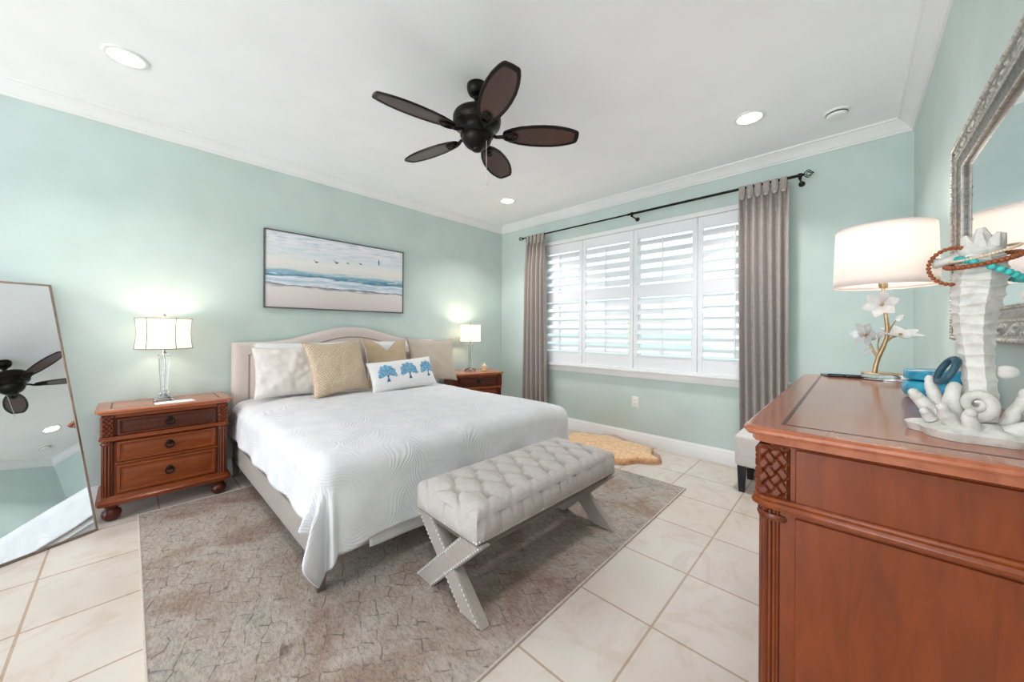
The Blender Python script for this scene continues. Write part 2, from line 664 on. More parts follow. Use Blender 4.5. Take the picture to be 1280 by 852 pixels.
def tag(o, label=None, cat=None, group=None, kind=None):
    if label:
        o['label'] = label
    if cat:
        o['category'] = cat
    if group:
        o['group'] = group
    if kind:
        o['kind'] = kind
    return o


def empty(name, loc, label, cat, group=None, rotz=0.0):
    o = bpy.data.objects.new(name, None)
    o.empty_display_size = 0.1
    COL.objects.link(o)
    o.location = loc
    o.rotation_euler = (0, 0, rotz)
    return tag(o, label, cat, group)


def copy_tree(o, parent=None):
    kids = [c for c in bpy.data.objects if c.parent == o]
    c = o.copy()
    COL.objects.link(c)
    if parent:
        c.parent = parent
    for k in kids:
        copy_tree(k, c)
    return c


def structure(o):
    o['kind'] = 'structure'
    return o


# ------------------------------------------------------------------ room shell
T = 0.15
WX0, WX1, WZ0, WZ1 = 0.75, 3.29, 0.80, 2.30      # window opening
structure(MB().box(-T, W_ROOM + T, Y_FRONT - T, T, -0.12, 0.0).build('floor', 'tile', smooth=0))
structure(MB().box(-T, W_ROOM + T, Y_FRONT - T, T, Z_CEIL, Z_CEIL + 0.12).build('ceiling', 'ceil', smooth=0))
structure(MB().box(-T, 0, Y_FRONT - T, T, 0, Z_CEIL).build('wall_left', 'wall', smooth=0))
structure(MB().box(W_ROOM, W_ROOM + T, Y_FRONT - T, T, 0, Z_CEIL).build('wall_right', 'wall', smooth=0))
wb = MB()
wb.box(0, WX0, 0, T, 0, Z_CEIL).box(WX1, W_ROOM, 0, T, 0, Z_CEIL).box(WX0, WX1, 0, T, 0, WZ0).box(WX0, WX1, 0, T, WZ1, Z_CEIL)
structure(wb.build('wall_back', 'wall', smooth=0))
DX0, DX1, DZ1 = 0.5, 3.5, 2.3
wf = MB()
wf.box(0, DX0, Y_FRONT - T, Y_FRONT, 0, Z_CEIL).box(DX1, W_ROOM, Y_FRONT - T, Y_FRONT, 0, Z_CEIL).box(DX0, DX1, Y_FRONT - T, Y_FRONT, DZ1, Z_CEIL)
structure(wf.build('wall_front', 'wall', smooth=0))
# frame of an unseen opening, added behind the camera for the fill light
df = MB()
for a, b in ((DX0, DX0 + .05), ((DX0 + DX1) / 2 - .04, (DX0 + DX1) / 2 + .04), (DX1 - .05, DX1)):
    df.box(a, b, Y_FRONT - .05, Y_FRONT - .005, 0, DZ1)
df.box(DX0, DX1, Y_FRONT - .05, Y_FRONT - .005, DZ1 - .06, DZ1).box(DX0, DX1, Y_FRONT - .05, Y_FRONT - .005, 0, .06)
structure(df.build('fill_opening_1', 'trim', smooth=0))


def run_profile(mb, prof, p0, p1, inward):
    """extrude profile [(out, z)] from p0 to p1 along a wall, out along inward, mitred by shortening"""
    p0, p1, inward = Vector((*p0, 0)), Vector((*p1, 0)), Vector((*inward, 0))
    d = (p1 - p0).normalized()
    A = [mb.bm.verts.new(p0 + inward * o + d * o + Vector((0, 0, z))) for o, z in prof]
    B = [mb.bm.verts.new(p1 + inward * o - d * o + Vector((0, 0, z))) for o, z in prof]
    n = len(prof)
    for i in range(n):
        j = (i + 1) % n
        mb.bm.faces.new((A[i], A[j], B[j], B[i]))
    mb.bm.faces.new(A)
    mb.bm.faces.new(list(reversed(B)))


zc = Z_CEIL
crown = [(0.0, zc - .09), (.012, zc - .09), (.014, zc - .078), (.022, zc - .074), (.03, zc - .058), (.046, zc - .036), (.064, zc - .024), (.07, zc - .014), (.082, zc - .012), (.086, zc), (0, zc)]
base = [(0, 0), (.016, 0), (.016, .098), (.013, .104), (.013, .112), (.007, .122), (.004, .132), (0, .132)]
sides = {'left': ((0, Y_FRONT), (0, 0), (1, 0)), 'back': ((0, 0), (W_ROOM, 0), (0, -1)), 'right': ((W_ROOM, 0), (W_ROOM, Y_FRONT), (-1, 0)), 'front': ((W_ROOM, Y_FRONT), (0, Y_FRONT), (0, 1))}
for k, (i, s) in enumerate(sides.items()):
    m_ = MB()
    run_profile(m_, crown, *s)
    structure(m_.build('trim_%d' % (k + 1), 'trim', smooth=30))
    if i != 'front':
        m_ = MB()
        run_profile(m_, base, *s)
        structure(m_.build('baseboard_' + i, 'trim', smooth=30))

# ------------------------------------------------------------------ window with casing, panes, sill
win = empty('window_1', (2.02, 0, 0.80), None, None)
win['kind'] = 'structure'
cx = 2.02
m_ = MB()
hw, hh = (3.345 - .695) / 2, (2.345 - 0.80)
m_.box(.695 - cx, .75 - cx, -.05, 0, 0, hh, .004).box(3.29 - cx, 3.345 - cx, -.05, 0, 0, hh, .004).box(.75 - cx, 3.29 - cx, -.05, 0, hh - .045, hh, .004).box(.75 - cx, 3.29 - cx, -.05, 0, 0, .015, .002)
m_.build('window_frame', 'trim', win)
MB().box(.68 - cx, 3.36 - cx, -.065, 0, -.022, 0, .005).build('window_sill', 'trim', win)
MB().box(.70 - cx, 3.34 - cx, -.022, 0, -.09, -.022, .005).build('window_apron', 'trim', win)
m_ = MB()
for a, b in ((WX0, WX0 + .04), (2.0, 2.04), (WX1 - .04, WX1)):
    m_.box(a - cx, b - cx, .08, .12, 0, WZ1 - .8)
m_.box(WX0 - cx, WX1 - cx, .08, .12, 0, .05).box(WX0 - cx, WX1 - cx, .08, .12, WZ1 - .85, WZ1 - .8).box(WX0 - cx, WX1 - cx, .075, .115, .72, .77)
m_.build('window_sash', 'trim', win, smooth=0)
MB().box(WX0 - cx, WX1 - cx, .098, .102, 0, WZ1 - .8).build('window_pane', 'pane', win, smooth=0)

# outdoors beyond the window
structure(MB().box(-12, 16, T + .01, 30, -.35, -.25).build('lawn', 'lawn', smooth=0))
structure(MB().box(-12, 16, 8.0, 8.2, -.25, 1.25).box(-12, 16, 7.96, 8.24, 1.25, 1.31).build('garden_wall', 'trim', smooth=0))

# ------------------------------------------------------------------ plantation shutters (four hinged panels)
def shutter(x0, x1, label, loc, tilt_deg):
    w = x1 - x0
    g = empty('shutter_panel', (loc, -.018, .815), label, 'shutter', 'shutter panels in the window')
    H = 2.300 - .815 - .002
    xa, xb = x0 - loc + .002, x1 - loc - .002
    st = .045
    z_b, z_m0, z_m1, z_t = .14, .757, .885, 1.375
    fr = MB()
    fr.box(xa, xa + st, -.014, .014, 0, H, .002, 1).box(xb - st, xb, -.014, .014, 0, H, .002, 1)
    for a, b in ((0, z_b), (z_m0, z_m1), (z_t, H)):
        fr.box(xa + st, xb - st, -.013, .013, a, b, .002, 1)
    fr.build('panel_frame', 'shutter', g)
    ti = math.radians(tilt_deg)
    for (a, b, n) in ((z_b, z_m0, 6), (z_m1, z_t, 5)):
        pit = (b - a) / n
        for i in range(n):
            zc_ = a + pit * (i + .5)
            lv = MB()
            prof = []
            for k in range(12):
                t = 2 * PI * k / 12
                prof.append((.0445 * math.cos(t), .0055 * math.sin(t)))
            R = Matrix.Translation((0, 0, zc_)) @ Matrix.Rotation(ti, 4, 'X') @ Matrix.Rotation(PI / 2, 4, 'Z') @ Matrix.Rotation(PI / 2, 4, 'X')
            lv.prism(prof, xa + st + .002, xb - st - .002, R)
            lv.build('louver', 'shutter', g)
        rod = MB()
        mid = (xa + xb) / 2
        yr = -.0445 * math.cos(ti) - .008
        rod.box(mid - .006, mid + .006, yr - .006, yr + .004, a + pit * .15, b - pit * .2, .002, 1)
        rod.build('tilt_rod', 'shutter', g)
    for z in (.12, H - .12):
        hg = MB()
        hg.box(xa + .0, xa + .012, -.0175, -.0135, z - .03, z + .03, .001, 1)
        hg.build('hinge', 'shutter', g)


LABS = ['white louvered shutter panel beside the far left curtain', 'white louvered shutter panel left of the window centre post', 'white louvered shutter panel right of the window centre post, louvers open', 'white louvered shutter panel half covered by the near curtain']
edges = [.752, 1.385, 2.02, 2.655, 3.288]
for i in range(4):
    shutter(edges[i], edges[i + 1], LABS[i], (edges[i] + edges[i + 1]) / 2, (56, 56, 44, 53)[i])

# ------------------------------------------------------------------ curtain rod and curtains
ROD_Y, ROD_Z = -.14, 2.440
rod = empty('curtain_rod', (2.0, ROD_Y, ROD_Z), 'dark bronze curtain rod with cage finials above the window', 'curtain rod')
MB().tube([(.54 - 2, 0, 0), (2.05 - 2, 0, 0)], .0085, 10).tube([(2.0 - 2, 0, 0), (3.43 - 2, 0, 0)], .0115, 10).build('rod', 'bronze', rod)
for x in (.60, 2.05, 3.425):
    b = MB()
    b.tube([(x - 2, .14, -.028), (x - 2, .03, -.028), (x - 2, .0, -.02)], .007, 8)
    b.lathe([(.022, 0), (.022, .008), (.012, .014)], (0, 0, 0), 14, Matrix.Translation((x - 2, .14, -.028)) @ Matrix.Rotation(PI / 2, 4, 'X'))
    b.lathe([(.017, -.012), (.017, .012)], (0, 0, 0), 12, Matrix.Translation((x - 2, 0, 0)) @ Matrix.Rotation(PI / 2, 4, 'Y'))
    b.ball((x - 2, -.004, -.024), .012, 10, 7)
    b.build('bracket', 'bronze', rod)
for x, s in ((.54, -1), (3.43, 1)):
    f = MB()
    f.lathe([(.010, 0), (.016, .006), (.010, .012), (.007, .018)], (0, 0, 0), 12, Matrix.Translation((x - 2, 0, 0)) @ Matrix.Rotation(s * PI / 2, 4, 'Y'))
    for k in range(6):
        a = PI * 2 * k / 6
        pts = []
        for q in range(9):
            t = q / 8
            rr = .024 * math.sin(PI * t) + .004
            pts.append((x - 2 + s * (.016 + .055 * t), rr * math.cos(a + t * 1.5), rr * math.sin(a + t * 1.5)))
        f.tube(pts, .0028, 6)
    f.ball((x - 2 + s * .073, 0, 0), .006, 8, 6)
    f.build('finial', 'bronze', rod)


def curtain(x0t, x1t, x0b, x1b, n, label, seed):
    g = empty('curtain', ((x0t + x1t) / 2, ROD_Y, 0), label, 'curtain', 'curtains on the bronze rod')
    xc = (x0t + x1t) / 2
    r_ = random.Random(seed)
    ph = [r_.uniform(-.5, .5) for _ in range(n + 2)]
    ZT, ZB = 2.413, .015

    def fn(u, v):
        z = ZT + (ZB - ZT) * v
        s = u + .012 * math.sin(6 * u + 3 * v + seed)
        xx = (x0t + (x1t - x0t) * s) * (1 - v) + (x0b + (x1b - x0b) * s) * v - xc
        k = min(int(u * n), n - 1)
        cyc = 2 * PI * n * (u + .008 * math.sin(2.2 * v + ph[k]))
        c_ = math.cos(cyc)
        amp = .012 + .036 * min(1, v * 6)
        yy = -amp * (math.copysign(abs(c_) ** .75, c_)) + .006 * math.sin(11 * u + 2.5 * v)
        return (xx, yy, z)
    p = MB()
    p.grid(fn, n * 16, 50)
    o = p.build('curtain_panel', 'curtain', g, smooth=80)
    sm = o.modifiers.new('solid', 'SOLIDIFY')
    sm.thickness = .003
    for i in range(n):
        xx = x0t + (x1t - x0t) * (i + .5 * 0 + .04 if i == 0 else i / n + .0) if False else x0t + (x1t - x0t) * ((i + .5) / n) - xc
        t = MB()
        pts = [(-.014, 2.338), (-.02, 2.378), (-.019, 2.428), (-.015, 2.450), (0, 2.456), (.015, 2.450), (.017, 2.428), (.012, 2.388)]
        wdt = (x1t - x0t) / n * .40
        for q in range(len(pts) - 1):
            (ya, za), (yb, zb) = pts[q], pts[q + 1]
            wa = wdt * (1 - .25 * (q == 0))
            vs = [t.bm.verts.new((xx + sx * w2, y_ - .012, z_)) for sx, w2, y_, z_ in ((-1, wa, ya, za), (1, wa, ya, za), (1, wdt, yb, zb), (-1, wdt, yb, zb))]
            t.bm.faces.new(vs)
        bmesh.ops.remove_doubles(t.bm, verts=t.bm.verts, dist=.0001)
        tb = t.build('tab', 'curtain', g, smooth=80)
        sm = tb.modifiers.new('solid', 'SOLIDIFY')
        sm.thickness = .005
        bt = MB()
        bt.ball((xx, -.034, 2.344), (.013, .007, .013), 10, 7)
        bt.build('button', 'greige', tb)
    return g


curtain(.60, .912, .565, .950, 5, 'taupe tab-top curtain in the far corner beside the nightstand lamp', 1)
curtain(3.012, 3.352, 3.045, 3.368, 6, 'taupe tab-top curtain hanging nearest the dresser', 2)

# ------------------------------------------------------------------ wall outlet
g = empty('wall_outlet', (2.034, 0, .45), 'white electrical outlet on the green wall below the window', 'outlet')
MB().box(-.036, .036, -.006, 0, -.058, .058, .003).build('cover_plate', 'plastic', g)
for z in (-.02, .02):
    s_ = MB()
    s_.box(-.017, .017, -.0085, -.004, z - .0145, z + .0145, .003).build('socket', 'plastic', g)
    d_ = MB()
    d_.box(-.008, -.0055, -.0092, -.008, z - .003, z + .006).box(.0055, .008, -.0092, -.008, z - .003, z + .006)
    d_.build('slot', 'black', g, smooth=0)

# ------------------------------------------------------------------ ceiling: recessed lights, detector, fan
def downlight(x, y, label, power=7.5):
    g = empty('recessed_light', (x, y, Z_CEIL), label, 'ceiling light', 'recessed ceiling lights')
    MB().lathe([(.095, 0), (.095, -.004), (.088, -.008), (.074, -.007), (.072, -.001)], (0, 0, 0), 36, cap=False).build('trim_ring', 'trim', g)
    MB().lathe([(.0, -.003), (.045, -.003), (.073, -.0035), (.073, -.002), (0.0, -.0015)], (0, 0, 0), 32, cap=False).build('lens', 'led', g)
    l = bpy.data.lights.new('downlight_lamp', 'AREA')
    l.shape = 'DISK'
    l.size = .14
    l.energy = power
    l.color = (1.0, .98, .965)
    l.spread = math.radians(112)
    o = bpy.data.objects.new('downlight_lamp', l)
    o.location = (x, y, Z_CEIL - .012)
    COL.objects.link(o)


downlight(.82, -3.80, 'round recessed ceiling light above the leaning floor mirror', 3.5)
downlight(3.20, -.78, 'round recessed ceiling light near the smoke detector')
downlight(.84, -.765, 'round recessed ceiling light by the far corner, below the fan in view')
downlight(3.20, -3.80, 'round recessed ceiling light above the camera', 6)

g = empty('smoke_detector', (3.645, -.452, Z_CEIL), 'small white round smoke detector on the ceiling', 'smoke detector')
MB().lathe([(.07, 0), (.07, -.008), (.066, -.012)], n=36).build('base', 'plastic', g)
MB().lathe([(.055, -.012), (.056, -.022), (.05, -.032), (.03, -.036), (0.001, -.037)], n=36).build('cap', 'plastic', g)
MB().lathe([(.0575, -.0125), (.0575, -.0185)], n=36).build('vent_slot', 'black', g)

FAN = (2.06, -2.31)
fan = empty('ceiling_fan', (*FAN, Z_CEIL), 'dark bronze ceiling fan with five brown leaf-shaped blades', 'ceiling fan')
MB().lathe([(.062, 0), (.064, -.012), (.062, -.03), (.052, -.052), (.038, -.064), (.022, -.07)], n=36).build('canopy', 'bronze', fan)
MB().lathe([(.014, -.06), (.014, -.19)], n=16).lathe([(.02, -.064), (.024, -.075), (.02, -.086)], n=20).build('downrod', 'bronze', fan)
MB().lathe([(.022, -.160), (.075, -.164), (.118, -.172), (.140, -.184), (.147, -.200), (.147, -.228), (.140, -.242), (.143, -.246), (.141, -.252), (.122, -.264), (.106, -.276), (.102, -.290), (.102, -.312), (.092, -.320)], n=48).build('motor_housing', 'bronze', fan)
MB().lathe([(.092, -.314), (.093, -.326), (.086, -.346), (.070, -.368), (.048, -.384), (.030, -.392), (.027, -.400), (.014, -.405), (.002, -.406)], n=36).build('switch_housing', 'bronze', fan)
MT['blade'] = m_wood('walnut_blade', (62, 40, 36), (84, 54, 48), 0.36, (10, 1.5, 10), coat=0.35)
for k in range(5):
    a = math.radians(-26.5 + 72 * k)
    Z = -.302
    BM_ = Matrix.Rotation(a, 4, 'Z') @ Matrix.Translation((0, 0, Z)) @ Matrix.Rotation(math.radians(-13), 4, 'X')
    # leaf outline, x outwards
    out = []
    for (x, y) in ((.165, .030), (.20, .050), (.26, .070), (.33, .081), (.40, .085), (.47, .083), (.53, .074), (.58, .060), (.612, .046)):
        out.append((x, y))
    poly = out + [(.622, .036), (.626, .0), (.622, -.036)] + [(x, -y) for x, y in reversed(out)] + [(.158, -.015), (.158, .015)]
    b = MB()
    b.prism(poly, -.004, .004, BM_)
    blade = b.build('blade', 'blade', fan, smooth=30)
    c = (.395, 0)
    inner = [(c[0] + (x - c[0]) * .90, y * .82) for x, y in poly]
    e = MB()
    n = len(poly)
    for z0 in (-.0045,):
        A = [e.bm.verts.new(BM_ @ Vector((x, y, .0045))) for x, y in poly]
        B = [e.bm.verts.new(BM_ @ Vector((x, y, -.0065))) for x, y in poly]
        D = [e.bm.verts.new(BM_ @ Vector((x, y, -.0060))) for x, y in inner]
        G = [e.bm.verts.new(BM_ @ Vector((c[0] + (x - c[0]) * .985, y * .97, -.0035))) for x, y in inner]
        for i in range(n):
            j = (i + 1) % n
            e.bm.faces.new((A[i], A[j], B[j], B[i]))
            e.bm.faces.new((B[i], B[j], D[j], D[i]))
            e.bm.faces.new((D[i], D[j], G[j], G[i]))
    e.build('blade_border', 'bronze', blade, smooth=25)
    ir = MB()
    ir.tube([BM_ @ Vector(p) for p in ((.085, 0, .004), (.12, .012, -.004), (.15, 0, -.012), (.18, 0, -.012))], [.012, .010, .011, .009], 8)
    loop = []
    for q in range(20):
        t = 2 * PI * q / 20
        loop.append(BM_ @ Vector((.205 + .042 * math.cos(t), .026 * math.sin(t), -.011)))
    ir.tube(loop, .0085, 8, closed=True)
    ir.lathe([(.017, 0), (.015, -.006), (.004, -.009)], (0, 0, 0), 14, BM_ @ Matrix.Translation((.222, 0, -.007)))
    ir.build('blade_iron', 'bronze', fan)
m_ = MB()
for i in range(34):
    m_.ball((.074, .012, -.352 - i * .0086), .0030, 6, 4)
m_.lathe([(.001, -.61), (.005, -.604), (.006, -.592), (.003, -.582)], (.074, .012, -.035), 10)
m_.build('pull_chain', 'nickel', fan)

# ------------------------------------------------------------------ rugs
rug = empty('area_rug', (1.611, -2.283, 0), 'large distressed greige area rug with worn trellis pattern under the bed', 'rug')
hx, hy = 1.194, 1.452
m_ = MB()
m_.box(-hx, hx, -hy, hy, 0, .011, .003, 1)
m_.build('pile', 'rug', rug)
m_ = MB()
m_.sweep_rect(2 * hx + .012, 2 * hy + .012, [(0, 0), (0, .011), (.002, .0125), (.007, .0125), (.009, .010)])
m_.build('binding', 'rug_edge', rug)

# tan sheepskin under the window
def pelt_outline(t):
    a = 2 * PI * t
    lx, ly = .52, .36
    r = 1 + .05 * math.cos(2 * a) + .085 * math.cos(7 * a + .37)
    return lx * math.cos(a) * r, ly * math.sin(a) * r


pelt = empty('sheepskin_rug', (1.88, -.40, 0), 'tan fluffy sheepskin rug on the tiles under the window', 'sheepskin rug')
m_ = MB()


def pf(u, v):
    x, y = pelt_outline(u)
    k = max(.0, 1 - v)
    z = .064 * (1 - (1 - v) ** 7) + .004
    nn = noise.noise(Vector((x * k * 16, y * k * 16, 0))) * .007 * min(1, v * 6) + noise.noise(Vector((x * k * 60, y * k * 60, 3))) * .004
    fl = 1 + .016 * noise.noise(Vector((u * 90, v * 8, 0)))
    return (x * k * fl, y * k * fl, max(.002, z + nn))


m_.grid(pf, 180, 40, cu=True)
m_.build('fleece', 'tan_wool', pelt, smooth=80)
m_ = MB()
r_ = random.Random(3)
for i in range(5200):
    t = r_.random()
    x, y = pelt_outline(t)
    h = r_.uniform(.0, .058)
    dx, dy = x, y
    L = math.hypot(dx, dy)
    dx, dy = dx / L, dy / L
    px, py = x * (1 - .02), y * (1 - .02)
    w = .0025
    tx, ty = -dy * w, dx * w
    ln = r_.uniform(.008, .018)
    sw = r_.uniform(-.012, .012)
    a1 = m_.bm.verts.new((px + tx, py + ty, h))
    a2 = m_.bm.verts.new((px - tx, py - ty, h))
    a3 = m_.bm.verts.new((px + dx * ln - dy * sw, py + dy * ln + dx * sw, max(.001, h - r_.uniform(0, .012))))
    m_.bm.faces.new((a1, a2, a3))
tag(m_.build('wool_fringe', 'tan_wool_edge', pelt, smooth=0), kind='stuff')

# ------------------------------------------------------------------ bed
bed = empty('bed', (1.05, -2.235, 0), 'king bed frame with blush upholstered camelback headboard', 'bed')
BX, BY = 1.05, -2.235
HW = .965


def hb_top(y):
    """camelback outline: y across, measured from the centre"""
    t = min(1, abs(y) / HW)
    s = 0.5 + 0.5 * math.cos(PI * min(1, t / .80))
    return 1.100 + .138 * s ** 1.15 - .006 * (t > .8) * (t - .8)


def hb_grid(inset_s, inset_t, x_front, dome, zb):
    def fn(u, v):
        y = (-HW + inset_s) + 2 * (HW - inset_s) * u
        zt = hb_top(y) - inset_t
        z = zb + (zt - zb) * v
        eu = min(u, 1 - u) * 2 * (HW - inset_s)
        ev = (1 - v) * (zt - zb)
        e_ = min(eu, ev)
        x = x_front - dome * (1 - min(1, e_ / .035)) ** 2
        return (x - BX, y, z)
    return fn


m_ = MB()
fr_ = hb_grid(0, 0, .115, .022, .28)
m_.grid(fr_, 90, 40)
bk = hb_grid(0, 0, .03, .0, .28)
m_.grid(bk, 90, 4)
nU = 90
for i in range(nU):
    a, b = fr_(i / nU, 1), fr_((i + 1) / nU, 1)
    c, d = bk((i + 1) / nU, 1), bk(i / nU, 1)
    m_.bm.faces.new([m_.bm.verts.new(p) for p in (a, b, c, d)])
for u in (0, 1):
    for j in range(40):
        a, b = fr_(u, j / 40), fr_(u, (j + 1) / 40)
        m_.bm.faces.new([m_.bm.verts.new(p) for p in (a, b, (bk(0, 0)[0], b[1], b[2]), (bk(0, 0)[0], a[1], a[2]))])
bmesh.ops.remove_doubles(m_.bm, verts=m_.bm.verts, dist=.0005)
hbo = m_.build('headboard', 'headboard', bed, smooth=50)
m_ = MB()
m_.grid(hb_grid(.105, .100, .125, .014, .30), 80, 36)
m_.build('headboard_panel', 'headboard', hbo, smooth=60)
m_ = MB()
pts = [(.116 - BX, -HW + .105, .35)]
for i in range(41):
    y = (-HW + .105) + 2 * (HW - .105) * i / 40
    pts.append((.116 - BX, y, hb_top(y) - .10))
pts.append((.116 - BX, HW - .105, .35))
m_.tube(pts, .006, 6)
m_.build('piping', m_fabric('taupe_piping', (164, 146, 140), .8, 4), hbo)
for s in (-1, 1):
    m_ = MB()
    m_.box(.11 - BX, 1.995 - BX, s * .945 - .02, s * .945 + .02, .15, .30, .008)
    m_.build('side_rail', 'taupe_linen', bed)
MB().box(1.970 - BX, 2.005 - BX, -.935, .935, .15, .30, .008).build('foot_rail', 'taupe_linen', bed)
for sx, sy, z0 in ((.07, -1, .0), (.07, 1, .0), (1.965, -1, .0135), (1.965, 1, .0135)):
    m_ = MB()
    m_.prism([(-.024, -.024), (.024, -.024), (.024, .024), (-.024, .024)], 0, 1)
    for v in m_.bm.verts:
        k = .72 + .28 * v.co.z
        v.co = Vector((sx - BX + v.co.x * k, sy * .935 + v.co.y * k, z0 + v.co.z * (.155 - z0)))
    m_.build('leg', m_wood('greyed_oak', (92, 80, 70), (120, 106, 94), .5, (8, 8, 1.5), coat=0), bed)

matt = empty('mattress', (1.09, BY, .30), 'thick white mattress beneath the bedspread', 'mattress')
m_ = MB()
m_.box(-.95, .95, -.945, .945, .002, .280, .07, 6)
m_.build('mattress_body', 'white_cloth', matt)
m_ = MB()
for z in (.03, .235):
    pts = []
    for q in range(40):
        t = 2 * PI * q / 40
        sx = math.copysign(abs(math.cos(t)) ** .12, math.cos(t))
        sy = math.copysign(abs(math.sin(t)) ** .12, math.sin(t))
        pts.append((.948 * sx, .943 * sy, z))
    m_.tube(pts, .006, 6, closed=True)
m_.build('piping', 'white_cloth', matt)

# lower sheet whose hem shows under the bedspread at the foot
m_ = MB()


def sheet(u, v):
    y = -2.98 + 1.64 * u
    z = .42 - (.252 + .014 * math.sin(7 * u)) * v
    x = 2.046 + .014 * v + .004 * v * math.sin(2 * PI * u * 4.5 + 1)
    return (x, y, z)


m_.grid(sheet, 90, 14)
o = m_.build('bed_sheet', 'white_cloth', smooth=80)
o.modifiers.new('s', 'SOLIDIFY').thickness = .003
tag(o, 'white under sheet, its hem showing below the bedspread behind the bench', 'sheet')

# bedspread: analytic drape over the mattress with hanging sides and a pleated near corner
XH, XF, YL, YR, ZT, RR = .135, 1.984, -3.131, -1.343, .655, .10


def drape(s, t):
    OFF = .450 - .03 * t
    a = s * (XF - XH + OFF)
    x_ = min(a, XF - XH)
    k = x_ / (XF - XH)
    OL = .30 + .02 * k
    OR = .38
    b = -OL + (YR - YL + OL + OR) * t
    ex = max(0.0, a - (XF - XH))
    ey = min(0.0, b) if b < 0 else max(0.0, b - (YR - YL))
    bx = XH + min(a, XF - XH)
    by = YL + min(max(b, 0), YR - YL)
    l = math.hypot(ex, ey)
    nz = noise.noise(Vector((a * 2.6, b * 2.6, 1.7)))
    nz2 = noise.noise(Vector((a * 8, b * 8, 5.2)))
    crown_ = .010 * math.sin(PI * min(1, max(0, b / (YR - YL))))
    dd = min(b, YR - YL - b, (XF - XH) - a) if l < 1e-6 else 0
    crown_ -= .030 * (1 - min(1, dd / .32)) ** 2 + .030 * (1 - min(1, max(0, YR - YL - b) / .40)) ** 2
    if l < 1e-6:
        return Vector((bx, by, ZT + crown_ + .008 * nz + .004 * nz2)), a, b
    ph = math.atan2(abs(ey), ex)
    d = Vector((ex / l, ey / l, 0))
    th0 = .185
    q = RR * (PI / 2 - th0)
    if l < q:
        an = l / RR + th0
        hor, drop = RR * (math.sin(an) - math.sin(th0)), RR * (math.cos(th0) - math.cos(an))
        f_ = 0
    else:
        corner = (ex > 1e-4 and abs(ey) > 1e-4)
        rest = l - q
        f_left = .05 + .10 * (.5 + .5 * math.sin(2 * PI * a / .42 + 1.1)) * min(1, rest / .15)
        f_foot = .05 + .13 * (.5 + .5 * math.sin(2 * PI * b / .46 + .9 + 1.2 * nz)) ** 1.5 * min(1, rest / .18)
        if corner:
            w_ = math.sin(2 * ph) ** .7 * min(1, rest / .15)
            A = .5 - .5 * math.cos(12 * ph)
            mixed = f_foot + (f_left - f_foot) * ph / (PI / 2)
            f_ = mixed * (1 - w_) + w_ * (.08 + (.32 + .14 * ph) * A) if b < 0 else mixed * .4
        elif ey != 0:
            f_ = f_left
        else:
            f_ = f_foot * (1 - .6 * max(0, (b - (YR - YL) + .35) / .35))
        hor = RR * (1 - math.sin(th0)) + rest * f_
        drop = RR * math.cos(th0) + rest * math.sqrt(max(.2, 1 - f_ * f_))
    z = ZT + crown_ - drop + .004 * nz
    p = Vector((bx, by, z)) + d * (hor + .006 * nz + .003 * nz2)
    return p, a, b


m_ = MB()


def dgrid(u, v):
    return drape(u, v)[0]


def duv(u, v):
    _, a, b = drape(u, v)
    return (a, b)


m_.grid(dgrid, 190, 190, uvfn=duv)
o = m_.build('bedspread', 'spread', smooth=80)
o.modifiers.new('s', 'SOLIDIFY').thickness = .006
tag(o, 'white feather-textured bedspread draped over the king bed', 'bedspread')

# ------------------------------------------------------------------ pillows
def pillow(name, label, w, h, t, c, tilt, yaw=0, roll=0, mat='sham', chop=0.0, wr=.006, seed=0, group='pillows and cushions on the bed', pinch=.09):
    g = empty(name, c, label, 'pillow', group)
    R = Matrix.Rotation(yaw, 4, 'Z') @ Matrix.Rotation(-tilt, 4, 'Y') @ Matrix.Rotation(roll, 4, 'X')

    def side(sg):
        def fn(u, v):
            a, b = 2 * u - 1, 2 * v - 1
            y = a * w / 2 * (1 - pinch * (1 - b * b) * abs(a) ** 3)
            z = b * h / 2 * (1 - pinch * (1 - a * a) * abs(b) ** 3)
            if chop and b > 0:
                z -= chop * math.exp(-(a / .32) ** 2) * b ** 2
            e_ = max(0.0, (1 - a * a) * (1 - b * b))
            x = sg * t / 2 * e_ ** .42
            if chop:
                x *= 1 - .45 * math.exp(-(a / .2) ** 2) * max(0, b)
            n_ = noise.noise(Vector((a * 2.2 + seed, b * 2.2, sg))) + .5 * noise.noise(Vector((a * 5 + seed, b * 5, sg)))
            rad = math.hypot(a, b)
            fold = math.sin(math.atan2(b, a) * 9 + seed) * max(0, rad - .55) * .6
            x += sg * wr * (n_ + fold) * min(1, e_ * 4)
            return R @ Vector((x, y, z))
        return fn
    m_ = MB()
    m_.grid(side(1), 44, 36, uvfn=lambda u, v: (u * w, v * h))
    m_.grid(side(-1), 44, 36, uvfn=lambda u, v: (u * w, v * h))
    bmesh.ops.remove_doubles(m_.bm, verts=m_.bm.verts, dist=.0006)
    m_.build('cover', mat, g, smooth=80)
    pts = []
    f = side(1)
    for i in range(24):
        pts.append(f(i / 24, 0))
    for i in range(24):
        pts.append(f(1, i / 24))
    for i in range(24):
        pts.append(f(1 - i / 24, 1))
    for i in range(24):
        pts.append(f(0, 1 - i / 24))
    p_ = MB()
    p_.tube(pts, .0035, 6, closed=True)
    p_.build('piping', mat, g)
    return g, side(1), R


